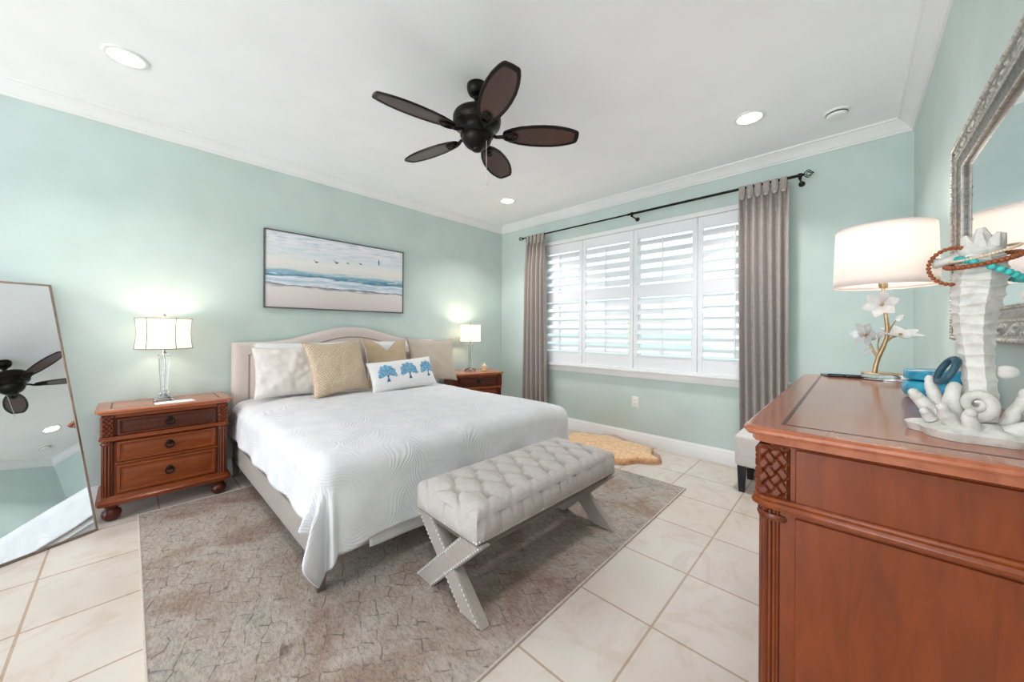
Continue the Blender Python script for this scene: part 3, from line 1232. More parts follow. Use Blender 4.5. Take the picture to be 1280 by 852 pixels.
D = math.radians
pillow('bed_pillow', 'plain white pillow resting against the headboard behind the crinkled sham', .80, .43, .14, (.235, -2.675, .885), D(14), mat='white_cloth', seed=1, pinch=.05)
pillow('bed_pillow', 'plain white pillow against the headboard behind the honey cushion', .80, .43, .14, (.235, -1.76, .885), D(14), mat='white_cloth', seed=2, pinch=.05)
pillow('bed_pillow', 'crinkled white linen sham at the left end of the bed', .50, .42, .15, (.392, -2.87, .868), D(20), D(-4), mat='sham', wr=.017, seed=3, pinch=.08)
pillow('throw_cushion', 'beige diamond-quilted square cushion left of the blue print lumbar cushion', .51, .48, .17, (.560, -2.545, .888), D(20), D(6), D(3), mat='quilt_beige', seed=4, pinch=.13, wr=.009)
pillow('throw_cushion', 'honey quilted cushion with a chopped top in the middle of the bed', .45, .47, .14, (.405, -2.005, .889), D(17), 0, 0, mat='quilt_gold', chop=.10, seed=5, pinch=.12, wr=.008)
pillow('throw_cushion', 'taupe quilted square cushion nearest the far nightstand', .56, .48, .15, (.425, -1.50, .890), D(18), D(-6), D(-2), mat='quilt_taupe', seed=6, pinch=.12, wr=.009)
g, sf, R = pillow('lumbar_cushion', 'white lumbar cushion printed with three blue coral trees', .66, .28, .12, (.675, -1.995, .797), D(24), D(-1), D(3), mat='white_cloth', seed=7, wr=.003, pinch=.05)
# printed blue coral trees lying on the cover
for k, cu in enumerate((.22, .55, .87)):
    m_ = MB()
    r_ = random.Random(40 + k)
    cy, cz = cu, .57

    def P(u, v, off=.0022):
        p = sf(min(.995, max(.005, u)), min(.99, max(.01, v)))
        du = sf(min(.995, u + .01), v) - sf(max(.005, u - .01), v)
        dv = sf(u, min(.99, v + .01)) - sf(u, max(.01, v - .01))
        nn = du.cross(dv).normalized()
        if nn.x < 0:
            nn = -nn
        return p + nn * off
    # crown: fan of branching strokes
    for i in range(84):
        ang = PI * (-.08 + 1.16 * i / 83)
        ln = (.120 + .008 * math.sin(i * .5) + r_.uniform(-.010, .008))
        p0 = (cy, cz - .16)
        prev = None
        for q in range(7):
            t = .12 + .88 * q / 6
            wob = .006 * math.sin(q * 2 + i)
            u = p0[0] + (math.cos(ang) * ln * 1.05 * t + wob)
            v = p0[1] + (.08 + math.sin(ang) * ln * 2.9 * t * .95 + .0)
            w_ = .0050 * (.5 + t)
            if u > .985:
                break
            A, B = P(u - w_ * math.sin(ang), v + w_ * math.cos(ang) * 2), P(u + w_ * math.sin(ang), v - w_ * math.cos(ang) * 2)
            if prev:
                m_.bm.faces.new([m_.bm.verts.new(x) for x in (prev[0], A, B, prev[1])])
            prev = (A, B)
    m_.build('coral_print', 'blue_print', g, smooth=0)
    m_ = MB()
    for i in range(12):
        v0, v1 = cz - .30 + .018 * i, cz - .30 + .018 * (i + 1)
        wa = .006 + .020 * abs(i - 6) / 6 * (1 if i < 6 else .5)
        m_.bm.faces.new([m_.bm.verts.new(P(cy + a, b, .0028)) for a, b in ((-wa, v0), (wa, v0), (wa, v1), (-wa, v1))])
    m_.build('coral_trunk_print', 'navy_print', g, smooth=0)

# ------------------------------------------------------------------ nightstands
def fluted(m_, c, r, z0, z1, n=9, depth=.006, seg=54):
    m_.lathe([(r, z0), (r, z1)], (c[0], c[1], 0), seg, ripple=lambda a, z: 1 - depth / r * (0.5 + 0.5 * math.cos(a * 12)) ** 2)


def weave_grid(fn_p, nrm, w, h, strips=3, k=40):
    """height-mapped diagonal lattice; fn_p(u,v)->point, nrm outward"""
    def fn(u, v):
        a, b = u * w, v * h
        p = (a + b * .8) / .024
        q = (a - b * .8) / .024
        fp, fq = p - math.floor(p), q - math.floor(q)
        over = (math.floor(p) + math.floor(q)) % 2
        hp = max(0, min(1, (.5 - abs(fp - .5)) * 7 - .35))
        hq = max(0, min(1, (.5 - abs(fq - .5)) * 7 - .35))
        hgt = max(hp, .55 * hq) if over else max(hq, .55 * hp)
        ed = min(u, 1 - u, v, 1 - v)
        return Vector(fn_p(u, v)) + Vector(nrm) * (.007 * hgt * min(1, ed * 12))
    return fn


def drawer_pull(parent, x, y, z, nx, ny, s=1.0):
    """aged ring pull with a backplate; outward direction (nx, ny)"""
    a = math.atan2(ny, nx)
    T_ = Matrix.Translation((x, y, z)) @ Matrix.Rotation(a, 4, 'Z')
    m_ = MB()
    m_.lathe([(.017 * s, 0), (.016 * s, .003), (.008 * s, .006), (.007 * s, .014), (.009 * s, .018), (.004 * s, .021)], (0, 0, 0), 18, T_ @ Matrix.Translation((0, 0, .014 * s)) @ Matrix.Rotation(PI / 2, 4, 'Y'))
    pts = [T_ @ Vector((.012, .021 * s * math.sin(t), -.006 * s - .021 * s * math.cos(t) + .004)) for t in [2 * PI * i / 18 for i in range(18)]]
    m_.tube(pts, .005 * s, 7, closed=True)
    m_.build('drawer_pull', 'bronze', parent)


def raised_drawer(parent, x, y0, y1, z0, z1, mat, depth=.02):
    """drawer front facing +x (local), bevelled raised panel inside a moulded border"""
    m_ = MB()
    w, h = y1 - y0, z1 - z0
    Tm = Matrix.Translation((x, (y0 + y1) / 2, (z0 + z1) / 2)) @ Matrix.Rotation(PI / 2, 4, 'Z') @ Matrix.Rotation(PI / 2, 4, 'X')
    m_.box(x - depth, x, y0, y1, z0, z1, .003, 1)
    m_.sweep_rect(w, h, [(0.002, 0), (.004, .006), (.010, .009), (.017, .008), (.020, .002), (.030, .001), (.036, .0045), (min(w, h) / 2 - .001, .0045)], Tm)
    return m_.build('drawer', mat, parent)


def bun_foot(parent, x, y, s=1.0, h=.10):
    m_ = MB()
    m_.lathe([(.022 * s, .0), (.030 * s, .006), (.042 * s, .022), (.047 * s, .042), (.043 * s, .060), (.030 * s, .074), (.026 * s, .080), (.034 * s, .086), (.036 * s, h)], (x, y, 0), 28)
    m_.build('foot', 'wood_dark', parent)


def bread_profile_box(m_, x0, x1, y0, y1, prof):
    """stack of slab outlines: prof = [(grow, z)] building a moulded slab"""
    rings = []
    for gq, z in prof:
        rings.append([m_.bm.verts.new((x, y, z)) for x, y in ((x0 - gq, y0 - gq), (x1 + gq, y0 - gq), (x1 + gq, y1 + gq), (x0 - gq, y1 + gq))])
    for a, b in zip(rings[:-1], rings[1:]):
        for i in range(4):
            j = (i + 1) % 4
            m_.bm.faces.new((a[i], a[j], b[j], b[i]))
    m_.bm.faces.new(list(reversed(rings[0])))
    m_.bm.faces.new(rings[-1])


def chamfer_slab(m_, x0, x1, y0, y1, ch, prof, corners=('fl', 'fr')):
    """moulded slab, front = +x side, with clipped front corners"""
    rings = []
    for gq, z in prof:
        X0, X1, Y0, Y1 = x0 - gq * .2, x1 + gq, y0 - gq, y1 + gq
        pts = [(X0, Y0), (X1 - ch, Y0), (X1 - ch * .3, Y0 + ch * .3), (X1, Y0 + ch), (X1, Y1 - ch), (X1 - ch * .3, Y1 - ch * .3), (X1 - ch, Y1), (X0, Y1)]
        rings.append([m_.bm.verts.new((x, y, z)) for x, y in pts])
    n = 8
    for a, b in zip(rings[:-1], rings[1:]):
        for i in range(n):
            j = (i + 1) % n
            m_.bm.faces.new((a[i], a[j], b[j], b[i]))
    m_.bm.faces.new(list(reversed(rings[0])))
    m_.bm.faces.new(rings[-1])


def case_goods(root, D_, Wd, Ht, zones, mid_z, base_z0, base_z1, pil, over, drawers_x=1, scale=1.0, top_t=.036, foot_s=1.0):
    """carcass in local coords: back at x=0, front at x=D_, centred in y; shared by nightstands and dresser"""
    hw = Wd / 2
    # carcass
    m_ = MB()
    m_.box(.0, D_ - .022, -hw + .004, hw - .004, base_z1 - .01, Ht - top_t, 0)
    m_.build('carcass', 'wood_z', root, smooth=0)
    # top
    m_ = MB()
    zt = Ht
    chamfer_slab(m_, .0, D_, -hw, hw, .03, [(.000, zt - top_t), (over * .45, zt - top_t + .006), (over * .5, zt - .020), (over * .85, zt - .018), (over, zt - .012), (over, zt - .006), (over * .8, zt - .001), (over * .55, zt), (over * .55 - .003, zt), (over * .55 - .006, zt)])
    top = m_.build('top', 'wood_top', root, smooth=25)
    # inlay band on the top
    m_ = MB()
    cxm = D_ / 2
    m_.sweep_rect(D_ + over - .13, Wd + over * 2 - .13, [(0, zt + .0004), (.008, zt + .0004)], Matrix.Translation((cxm + over / 2, 0, 0)))
    m_.build('inlay_band', 'wood_dark', top, smooth=0)
    # front corner pilasters
    for s in (-1, 1):
        m_ = MB()
        yc = s * (hw - pil / 2)
        fx = D_ - pil / 2
        fluted(m_, (fx, yc), pil / 2 * 1.04, base_z1, mid_z - .012, depth=.007)
        m_.lathe([(pil / 2 * 1.12, 0), (pil / 2 * 1.2, .007), (pil / 2 * 1.12, .014)], (fx, yc, mid_z - .034), 40)
        p_ = m_.build('pilaster', 'wood_column', root)
        b_ = MB()
        z0, z1 = mid_z + .014, Ht - top_t - .002
        hp = pil / 2
        b_.box(fx - hp, fx + hp * .96, yc - hp * .96, yc + hp * .96, z0, z1, .003, 1)
        b_.grid(weave_grid(lambda u, v: (fx + hp * .96, yc + (u - .5) * 2 * hp * .95, z0 + (z1 - z0) * v), (1, 0, 0), pil, z1 - z0), 36, 60)
        b_.grid(weave_grid(lambda u, v: (fx + (u - .5) * 2 * hp * .95, yc + s * hp * .96, z0 + (z1 - z0) * v), (0, s, 0), pil, z1 - z0), 36, 60)
        b_.build('woven_carving', 'wood_column', p_, smooth=40)
    # mid moulding around three sides
    m_ = MB()
    for (gz, rr) in ((0, .010), (.012, .006)):
        z = mid_z + gz
        pts = [(.0, -hw - .001, z), (D_ - .012, -hw - .001, z), (D_ + .004, -hw + .012, z), (D_ + .004, hw - .012, z), (D_ - .012, hw + .001, z), (0, hw + .001, z)]
        m_.tube(pts, rr, 8)
    m_.build('mid_moulding', 'wood_y', root)
    # base moulding
    m_ = MB()
    h = base_z1 - base_z0
    chamfer_slab(m_, .0, D_, -hw, hw, .03, [(.004, base_z0), (.020, base_z0 + .002), (.024, base_z0 + h * .45), (.018, base_z0 + h * .58), (.010, base_z0 + h * .66), (.008, base_z0 + h * .9), (.001, base_z1)])
    m_.build('base_moulding', 'wood_y', root, smooth=25)
    for fx in (.06, D_ - .035):
        for s in (-1, 1):
            bun_foot(root, fx, s * (hw - .045), foot_s, base_z0 + .004)
    # rails + drawers
    y0, y1 = -hw + pil + .006, hw - pil - .006
    m_ = MB()
    for (z0, z1) in zones['rails']:
        m_.box(D_ - .03, D_ - .008, y0 - .004, y1 + .004, z0, z1, .002, 1)
    m_.build('drawer_rail', 'wood_y', root)
    for (z0, z1, dark) in zones['drawers']:
        wd = (y1 - y0) / drawers_x
        for q in range(drawers_x):
            a, b = y0 + wd * q + .003, y0 + wd * (q + 1) - .003
            dr = raised_drawer(root, D_ - .006, a, b, z0, z1, 'wood_dark' if dark else 'wood_y')
            if drawers_x == 1:
                drawer_pull(dr, D_ - .004, 0, (z0 + z1) / 2, 1, 0)
            else:
                for e_ in (.25, .75):
                    drawer_pull(dr, D_ - .004, a + (b - a) * e_, (z0 + z1) / 2, 1, 0)


NS_Z = dict(rails=[(.642, .664), (.497, .527), (.346, .362), (.154, .164)], drawers=[(.529, .640, True), (.364, .495, False), (.166, .344, False)])


def nightstand(loc, rotz, label):
    g = empty('nightstand', loc, label, 'nightstand', 'cherry nightstands', rotz)
    case_goods(g, .365, .625, .700, NS_Z, .512, .103, .156, .056, .028)
    return g


ns1 = nightstand((.022, -3.588, 0), 0, 'cherry three-drawer nightstand beside the floor mirror')
ns2 = copy_tree(ns1)
ns2.location = (.125, -.752, 0)
ns2.rotation_euler = (0, 0, -D(18))
tag(ns2, 'cherry nightstand in the far corner beyond the bed', 'nightstand', 'cherry nightstands')

# ------------------------------------------------------------------ bedside lamps
def bedside_lamp(loc, label, power):
    g = empty('table_lamp', loc, label, 'lamp', 'crystal bedside lamps')
    m_ = MB()
    m_.box(-.052, .052, -.052, .052, .012, .022, .003).box(-.036, .036, -.036, .036, .022, .034, .003)
    for sx in (-1, 1):
        for sy in (-1, 1):
            m_.ball((sx * .044, sy * .044, .008), (.012, .012, .008), 10, 6)
    m_.lathe([(.018, .034), (.022, .040), (.016, .048)], n=20)
    m_.build('base', 'chrome', g)
    m_ = MB()
    m_.lathe([(.020, .048), (.027, .058), (.020, .070)], n=8)
    m_.lathe([(.0175, .072), (.028, .295), (.0275, .302)], n=8)
    m_.lathe([(.024, .306), (.033, .316), (.033, .322), (.024, .332)], n=16)
    m_.build('crystal_column', 'glass', g, smooth=20)
    m_ = MB()
    m_.lathe([(.0035, .05), (.0035, .335)], n=10).lathe([(.015, .333), (.015, .342), (.010, .346), (.010, .378), (.016, .380), (.016, .42)], n=16)
    m_.lathe([(.005, .58), (.009, .590), (.011, .600), (.006, .612), (.001, .616)], n=14).tube([(0, 0, .42), (0, 0, .585)], .0025, 6)
    m_.build('stem', 'chrome', g)
    z0, z1, R_ = .368, .580, .152
    rot0 = D(-39)
    sh = MB()

    def shf(u, v):
        k = u * 6
        i = int(k) % 6
        f = k - int(k)
        a, b = rot0 + i * PI / 3, rot0 + (i + 1) * PI / 3
        con = 1 - .055 * math.sin(PI * v)
        rr = R_ * con * (1.0 - .02 * v)
        p = Vector((math.cos(a), math.sin(a), 0)).lerp(Vector((math.cos(b), math.sin(b), 0)), f) * rr
        return (p.x, p.y, z0 + (z1 - z0) * v)
    sh.grid(shf, 48, 12, cu=True)
    so = sh.build('lamp_shade', 'shade', g, smooth=25)
    tr = MB()
    for k in range(6):
        tr.tube([Vector(shf(k / 6 + 1e-6, q / 10)) for q in range(11)], .0028, 6)
    for v in (0, 1):
        tr.tube([Vector(shf(k / 48, v)) for k in range(48)], .0034, 6, closed=True)
    tr.build('shade_trim', 'taupe_frame', so)
    bl = MB()
    bl.ball((0, 0, .465), (.03, .03, .038), 14, 10)
    bl.lathe([(.013, .42), (.013, .435)], n=12)
    bl.build('bulb', 'bulb', g)
    l = bpy.data.lights.new('bedside_bulb', 'POINT')
    l.energy = power
    l.color = (1.0, .85, .64)
    l.shadow_soft_size = .045
    o = bpy.data.objects.new('bedside_bulb', l)
    o.location = (loc[0], loc[1], loc[2] + .51)
    COL.objects.link(o)
    return g


bedside_lamp((.20, -3.61, .7005), 'lit crystal lamp with white panelled shade on the nightstand by the floor mirror', 4.0)
bedside_lamp((.22, -.785, .7005), 'lit crystal lamp with white panelled shade on the far corner nightstand', 5.2)

m_ = MB()
pts = [(-.055, -.10), (.05, -.105), (.062, .06), (.055, .10), (-.04, .095), (-.06, .02)]
m_.prism(pts, 0, .003)
m_.prism([(x * .8 + .004, y * .85) for x, y in pts], .003, .005)
o = m_.build('paper_napkin', 'white_cloth', loc=(.335, -3.56, .7012), rot=(0, 0, .1))
tag(o, 'white folded napkin lying before the lamp on the near nightstand', 'napkin')

g = empty('jar_candle', (.36, -.675, .7005), 'small tan jar candle with a lid beside the far lamp', 'candle')
MB().lathe([(.030, 0), (.034, .004), (.034, .055), (.030, .062)], n=24).build('jar', 'cork', g)
MB().lathe([(.034, .062), (.034, .072), (.022, .076), (.012, .078), (.014, .092), (.002, .098)], n=24).build('lid', m_paint('cream_lid', (232, 214, 190), .5, 5, 0), g)

# ------------------------------------------------------------------ seascape picture
g = empty('framed_picture', (0, -2.300, 1.746), 'long framed beach seascape with flying birds above the headboard', 'picture')
PW, PH = 1.348, .694
Tp = Matrix.Rotation(PI / 2, 4, 'Z') @ Matrix.Rotation(PI / 2, 4, 'X')
MB().sweep_rect(PW, PH, [(0, .002), (0, .036), (.009, .036), (.010, .026)], Tp).build('frame', 'dark_frame', g, smooth=0)
m_ = MB()
m_.grid(lambda u, v: (.030, (u - .5) * (PW - .022), (v - .5) * (PH - .022)), 1, 1, uvfn=lambda u, v: (u, v))
cv = m_.build('canvas', 'seascape', g, smooth=0)
for (pu, pv, s, kind) in ((.31, .665, 1, 0), (.45, .695, 1.15, 0), (.535, .70, .8, 1), (.635, .715, .9, 1), (.785, .78, 1.1, 2)):
    b = MB()
    y, z = (pu - .5) * (PW - .02), (pv - .5) * (PH - .02)
    if kind == 2:
        poly = [(-.004, -.026), (.006, -.026), (.007, .0), (.003, .028), (-.003, .02)]
    elif kind == 0:
        poly = [(-.024, .022), (-.010, .006), (-.002, .0), (.018, -.002), (.028, .002), (.014, -.010), (.004, -.016), (-.006, -.008)]
    else:
        poly = [(-.026, .010), (-.008, .006), (.002, .008), (.016, .0), (.028, -.012), (.012, -.006), (.0, -.006), (-.010, -.001)]
    b.prism([(px * s, py * s) for px, py in poly], .0302, .0308, Matrix.Translation((0, y, z)) @ Tp)
    b.build('printed_bird', m_paint('bird_ink', (70, 72, 80), .8, 5, 0) if 'bird_ink' not in bpy.data.materials else bpy.data.materials['bird_ink'], cv, smooth=0)

# ------------------------------------------------------------------ leaning floor mirror
B0 = Vector((.474, -3.906, .004))
a_, le = .45727, .33073
dv = Vector((math.sin(a_), -math.cos(a_), 0))
hv = Vector((-math.cos(a_), -math.sin(a_), 0))
rv = Vector((0, 0, math.cos(le))) + hv * math.sin(le)
nv = dv.cross(rv) * -1
if nv.x < 0:
    nv = -nv
MWd, MHt = .62, 1.565
g = empty('floor_mirror', B0, 'tall floor mirror in a thin champagne frame leaning on the wall', 'mirror')
Mm = Matrix.Identity(4)
ctr = dv * (MWd / 2) + rv * (MHt / 2)
xx_ = rv.cross(nv)
for i in range(3):
    Mm[i][0], Mm[i][1], Mm[i][2], Mm[i][3] = xx_[i], rv[i], nv[i], ctr[i]
MB().sweep_rect(MWd, MHt, [(.012, -.018), (0, -.018), (0, .004), (.010, .005), (.012, .0005)], Mm).build('frame', 'taupe_frame', g, smooth=0)
MB().grid(lambda u, v: Mm @ Vector(((u - .5) * (MWd - .02), (v - .5) * (MHt - .02), 0.001)), 1, 1).build('mirror_glass', 'mirror', g, smooth=0)
MB().box(-MWd / 2 + .006, MWd / 2 - .006, -MHt / 2 + .006, MHt / 2 - .006, -.016, -.004, 0, 1, Mm).build('backing', 'dark_frame', g, smooth=0)

# ------------------------------------------------------------------ tufted bench
bench = empty('tufted_bench', (2.442, -2.268, .0125), 'greige button-tufted bench on crossed legs at the foot of the bed', 'bench', rotz=D(-1.6))
BL, BW = 1.09, .45
SZ0, SZ1 = .335, .468


def tuft(x, y):
    """x across (-BW/2..BW/2), y along; returns top height offset"""
    sx, sy = .125, .06825
    y += .06825
    p = x / sx + y / sy
    q = x / sx - y / sy
    p_, q_ = p / 2 * 2, q / 2 * 2
    a = abs(math.sin(PI * p_ / 2 + PI / 4 * 0))
    b = abs(math.sin(PI * q_ / 2 + PI / 4 * 0))
    line = min(a, b) ** .36
    tuf = min(1, math.hypot(a, b) / .75) ** .8
    ex = min(1, (BW / 2 - abs(x)) / .07)
    return -.036 * (1 - tuf) - .024 * (1 - line) * max(.0, min(1, ex * 1.0))


m_ = MB()


def seat(u, v):
    # wrap: v from 0..1 goes front bottom -> front top -> back top -> back bottom ; u along the length incl. ends
    x = (v - .5) * BW
    y = (u - .5) * BL
    ex, ey = BW / 2 - abs(x), BL / 2 - abs(y)
    e_ = min(ex, ey)
    r = .062
    z = SZ1 + .020 * min(1, e_ / .14) ** .6
    if e_ < r:
        z -= r * .55 * (1 - math.sqrt(max(0, 1 - (1 - e_ / r) ** 2)))
    z += tuft(x, y)
    return (x, y, z)


nU_, nV_ = 230, 100
m_.grid(seat, nU_, nV_)


def seat_side(fn_edge, nrm, along, phase, cl):
    def fn(u, v):
        p = Vector(fn_edge(u))
        z = SZ0 + (p.z - SZ0) * v
        gro = abs(math.sin(PI * (along(u) / .1365 / 1.0 + phase))) ** .35 if True else 1
        bul = (.014 * math.sin(PI * v) ** .8 + .016 * (gro - 1) * v ** .5) * min(1, min(u, 1 - u) * cl / .03)
        return Vector((p.x, p.y, z)) + Vector(nrm) * bul
    return fn


m_.grid(seat_side(lambda u: seat(u, 1), (1, 0, 0), lambda u: (u - .5) * BL, 0, BL), nU_, 10)
m_.grid(seat_side(lambda u: seat(u, 0), (-1, 0, 0), lambda u: (u - .5) * BL, 0, BL), nU_, 10)


def end_g(u):
    return (u - .5) * BW * .1365 / .250


m_.grid(seat_side(lambda u: seat(0, u), (0, -1, 0), end_g, 0, BW), nV_, 10)
m_.grid(seat_side(lambda u: seat(1, u), (0, 1, 0), end_g, 0, BW), nV_, 10)
bmesh.ops.remove_doubles(m_.bm, verts=m_.bm.verts, dist=.0004)
m_.build('seat_cushion', 'greige', bench, smooth=70)
# covered buttons in the tuft hollows
for i in range(-3, 4):
    for j in range(-10, 10):
        # lattice where p/2 and q/2 are integers
        x, y = i * .125, (j + 1) * .06825
        if (i + j) % 2:
            continue
        if abs(x) > BW / 2 - .04 or abs(y) > BL / 2 - .06:
            continue
        b = MB()
        z = SZ1 + .020 + tuft(x, y)
        b.ball((x, y, z + .002), (.010, .010, .005), 10, 6)
        b.build('button', 'greige', bench)
m_ = MB()
m_.box(-BW / 2 + .012, BW / 2 - .012, -BL / 2 + .012, BL / 2 - .012, SZ0 - .028, SZ0 + .004, .004)
m_.build('seat_frame', m_wood('greyed_bench_wood', (96, 88, 82), (124, 114, 106), .6, (8, 1, 8), coat=0), bench)
m_ = MB()


def nail(m_, p, nrm, r=.0062):
    q = Vector(nrm).to_track_quat('Z', 'Y').to_matrix().to_4x4()
    m_.lathe([(r, 0), (r * .8, r * .45), (r * .3, r * .68)], (0, 0, 0), 6, Matrix.Translation(Vector(p)) @ q)


k = int(BL / .0165)
for i in range(k + 1):
    y = -BL / 2 + BL * i / k
    nail(m_, (BW / 2 + .0015, y, SZ0 + .010), (1, 0, 0))
    nail(m_, (-BW / 2 - .0015, y, SZ0 + .010), (-1, 0, 0))
k = int(BW / .0165)
for i in range(k + 1):
    x = -BW / 2 + BW * i / k
    nail(m_, (x, -BL / 2 - .0015, SZ0 + .010), (0, -1, 0))
    nail(m_, (x, BL / 2 + .0015, SZ0 + .010), (0, 1, 0))
m_.build('nailhead_trim', 'nickel', bench)
for sy in (-1, 1):
    yc = sy * (BL / 2 - .032)
    for sx in (-1, 1):
        A = Vector((sx * (BW / 2 - .045), 0, SZ0 - .006))
        Bv = Vector((-sx * (BW / 2 - .045), 0, 0))
        d = (Bv - A).normalized()
        pw = .046
        th = .026 if sx > 0 else .0245
        # parallelogram bar cut level at floor and seat
        hx_ = pw / abs(d.z)
        poly = [(A.x - hx_, A.z), (A.x + hx_, A.z), (Bv.x + hx_, Bv.z), (Bv.x - hx_, Bv.z)]
        b = MB()
        b.prism(poly, -th, th, Matrix.Translation((0, yc, 0)) @ Matrix.Rotation(PI / 2, 4, 'X'))
        bmesh.ops.bevel(b.bm, geom=list(b.bm.edges), offset=.004, segments=2, affect='EDGES')
        leg = b.build('leg', 'taupe_linen', bench)
        nm = MB()
        n_ = 23
        for e_ in (-1, 1):
            for i in range(n_ + 1):
                t = .03 + .94 * i / n_
                p = A.lerp(Bv, t) + Vector((e_ * (hx_ - .012), 0, 0))
                if abs(t - .5) < .13 and sx < 0:
                    continue
                nail(nm, (p.x, yc + sy * (th + .0002), p.z), (0, sy, 0), .0060)
        nm.build('nailhead_trim', 'nickel', leg)
MB().box(-.022, .022, -BL / 2 + .055, BL / 2 - .055, .150, .190, .004).build('stretcher', 'taupe_linen', bench)

# ------------------------------------------------------------------ upholstered stool by the curtain
g = empty('upholstered_stool', (3.33, -.40, 0), 'pale upholstered stool with dark legs between curtain and dresser', 'stool')
m_ = MB()
m_.box(-.25, .25, -.195, .195, .195, .435, .028, 5)
m_.build('seat', m_fabric('pale_grey_linen', (206, 200, 196), .8, 5, 60), g)
for sx in (-1, 1):
    for sy in (-1, 1):
        m_ = MB()
        m_.prism([(-.026, -.026), (.026, -.026), (.026, .026), (-.026, .026)], 0, 1)
        for v in m_.bm.verts:
            kk = .72 + .28 * v.co.z
            v.co = Vector((sx * .205 + v.co.x * kk, sy * .158 + v.co.y * kk, v.co.z * .198))
        m_.build('leg', 'black', g)

# ------------------------------------------------------------------ dresser (front faces -x: built facing +x and turned round)
DRX, DRY0, DRY1 = 4.030, -2.800, -1.425
dresser = empty('dresser', (DRX, (DRY0 + DRY1) / 2, 0), 'large cherry dresser with fluted corner columns along the right wall', 'dresser', rotz=PI)
DD = 4.030 - 3.580
DZ = dict(rails=[(.925, .962), (.770, .815), (.545, .565), (.330, .350), (.165, .175)], drawers=[(.817, .923, False), (.567, .768, False), (.352, .543, False), (.177, .328, False)])
case_goods(dresser, DD, DRY1 - DRY0, 1.0, DZ, .828, .10, .175, .058, .028, 2, 1, .040, 1.15)
for s in (-1, 1):
    m_ = MB()
    hw = (DRY1 - DRY0) / 2
    y = s * (hw - .003)
    for (z0, z1) in ((.845, .958), (.178, .812)):
        m_.box(.03, DD - .066, y - .004, y + .004, z0, z1, .002, 1)
    m_.build('side_panel', 'wood_z', dresser)

# flower lamp on the dresser
LX, LY, LZ = 3.828, -1.475, 1.001
fl = empty('flower_lamp', (LX, LY, LZ), 'crystal blossom lamp with gold stem and cream drum shade on the dresser', 'lamp')
m_ = MB()
m_.lathe([(.066, 0), (.070, .003), (.070, .022), (.066, .026)], n=40)
m_.build('base', 'glass', fl)
MB().lathe([(.069, .0265), (.072, .028), (.069, .030), (.010, .030)], n=40).build('base_ring', 'gold', fl)


def lp(u, v):
    """point on the lamp from photo-plane offsets: right of image, up"""
    return Vector((u * .85, u * .25, v))


stem_pts = [(-.030, .028), (-.026, .06), (-.016, .10), (.000, .140), (.014, .185), (.016, .23), (.010, .285), (.004, .33), (.0, .375), (0, .43)]
m_ = MB()
m_.tube([lp(*p) for p in stem_pts], [.0095, .009, .009, .0085, .008, .008, .007, .006, .006, .006], 10)
m_.tube([lp(*p) for p in ((-.016, .095), (-.035, .125), (-.050, .165))], [.006, .005, .004], 8)
m_.tube([lp(*p) for p in ((.014, .19), (.026, .225), (.046, .262))], [.004, .003, .0025], 8)
m_.tube([lp(*p) for p in ((-.012, .105), (-.02, .15), (-.014, .185))], [.004, .003, .0025], 8)
m_.tube([lp(*p) for p in ((.010, .165), (.03, .185), (.055, .195))], [.005, .004, .003], 8)
m_.build('stem', 'gold', fl)


def petal(m_, c, dirv, nrm, ln, wd, cup=.25):
    c, d, n_ = Vector(c), Vector(dirv).normalized(), Vector(nrm).normalized()
    s = d.cross(n_).normalized()
    n_ = s.cross(d).normalized()
    for sg in (1, -1):
        def fn(u, v):
            t = u
            w = wd * math.sin(PI * min(1, t ** .75)) ** .8
            a = (v - .5) * 2
            hgt = .0045 * (1 - a * a) * math.sin(PI * min(1, t + .02)) * sg
            return c + d * (ln * t) + s * (w * a * .5) + n_ * (cup * ln * (t ** 2) * .5 + .12 * w * a * a + hgt)
        m_.grid(fn, 8, 6)


def flower(c, nrm, ln, n, wd, name='flower', tilt=.35, a0=0.0):
    nrm = Vector(nrm).normalized()
    a = Vector((0, 0, 1)) if abs(nrm.z) < .9 else Vector((1, 0, 0))
    u = nrm.cross(a).normalized()
    w = nrm.cross(u)
    m_ = MB()
    for k in range(n):
        t = 2 * PI * k / n + a0
        d = u * math.cos(t) + w * math.sin(t)
        petal(m_, Vector(c) + d * .006, d + nrm * tilt, nrm, ln, wd)
    bmesh.ops.remove_doubles(m_.bm, verts=m_.bm.verts, dist=.0001)
    fo = m_.build(name, 'crystal', fl, smooth=70)
    rim = MB()
    rim.ball(Vector(c) + nrm * .006, .007, 10, 7)
    rim.build('flower_centre', 'gold', fo)


cam_dir = Vector((-.05, -.95, .15))
flower(lp(-.004, .332), (-.25, -.95, .1), .062, 6, .044, a0=.3)
flower(lp(-.062, .200), (-.55, -.8, .05), .054, 6, .040)
flower(lp(-.058, .188), (-.35, -.9, -.2), .034, 5, .024, a0=.5)
flower(lp(.062, .197), (.15, -.35, .93), .068, 6, .046, tilt=.12, a0=.2)
for (c, d, ln) in ((lp(.044, .258), (.6, .1, .6), .040), (lp(-.014, .182), (.25, -.1, .9), .038), (lp(-.046, .142), (-.4, -.1, -.75), .036)):
    m_ = MB()
    petal(m_, c, d, (-.1, -1, .1), ln, .022, .1)
    m_.build('bud', 'crystal', fl, smooth=70)
sh = MB()
z0, z1 = .412, .668


def drum(u, v):
    a = 2 * PI * u
    r = .166 + (.158 - .166) * v
    return (r * math.cos(a), r * math.sin(a), z0 + (z1 - z0) * v)


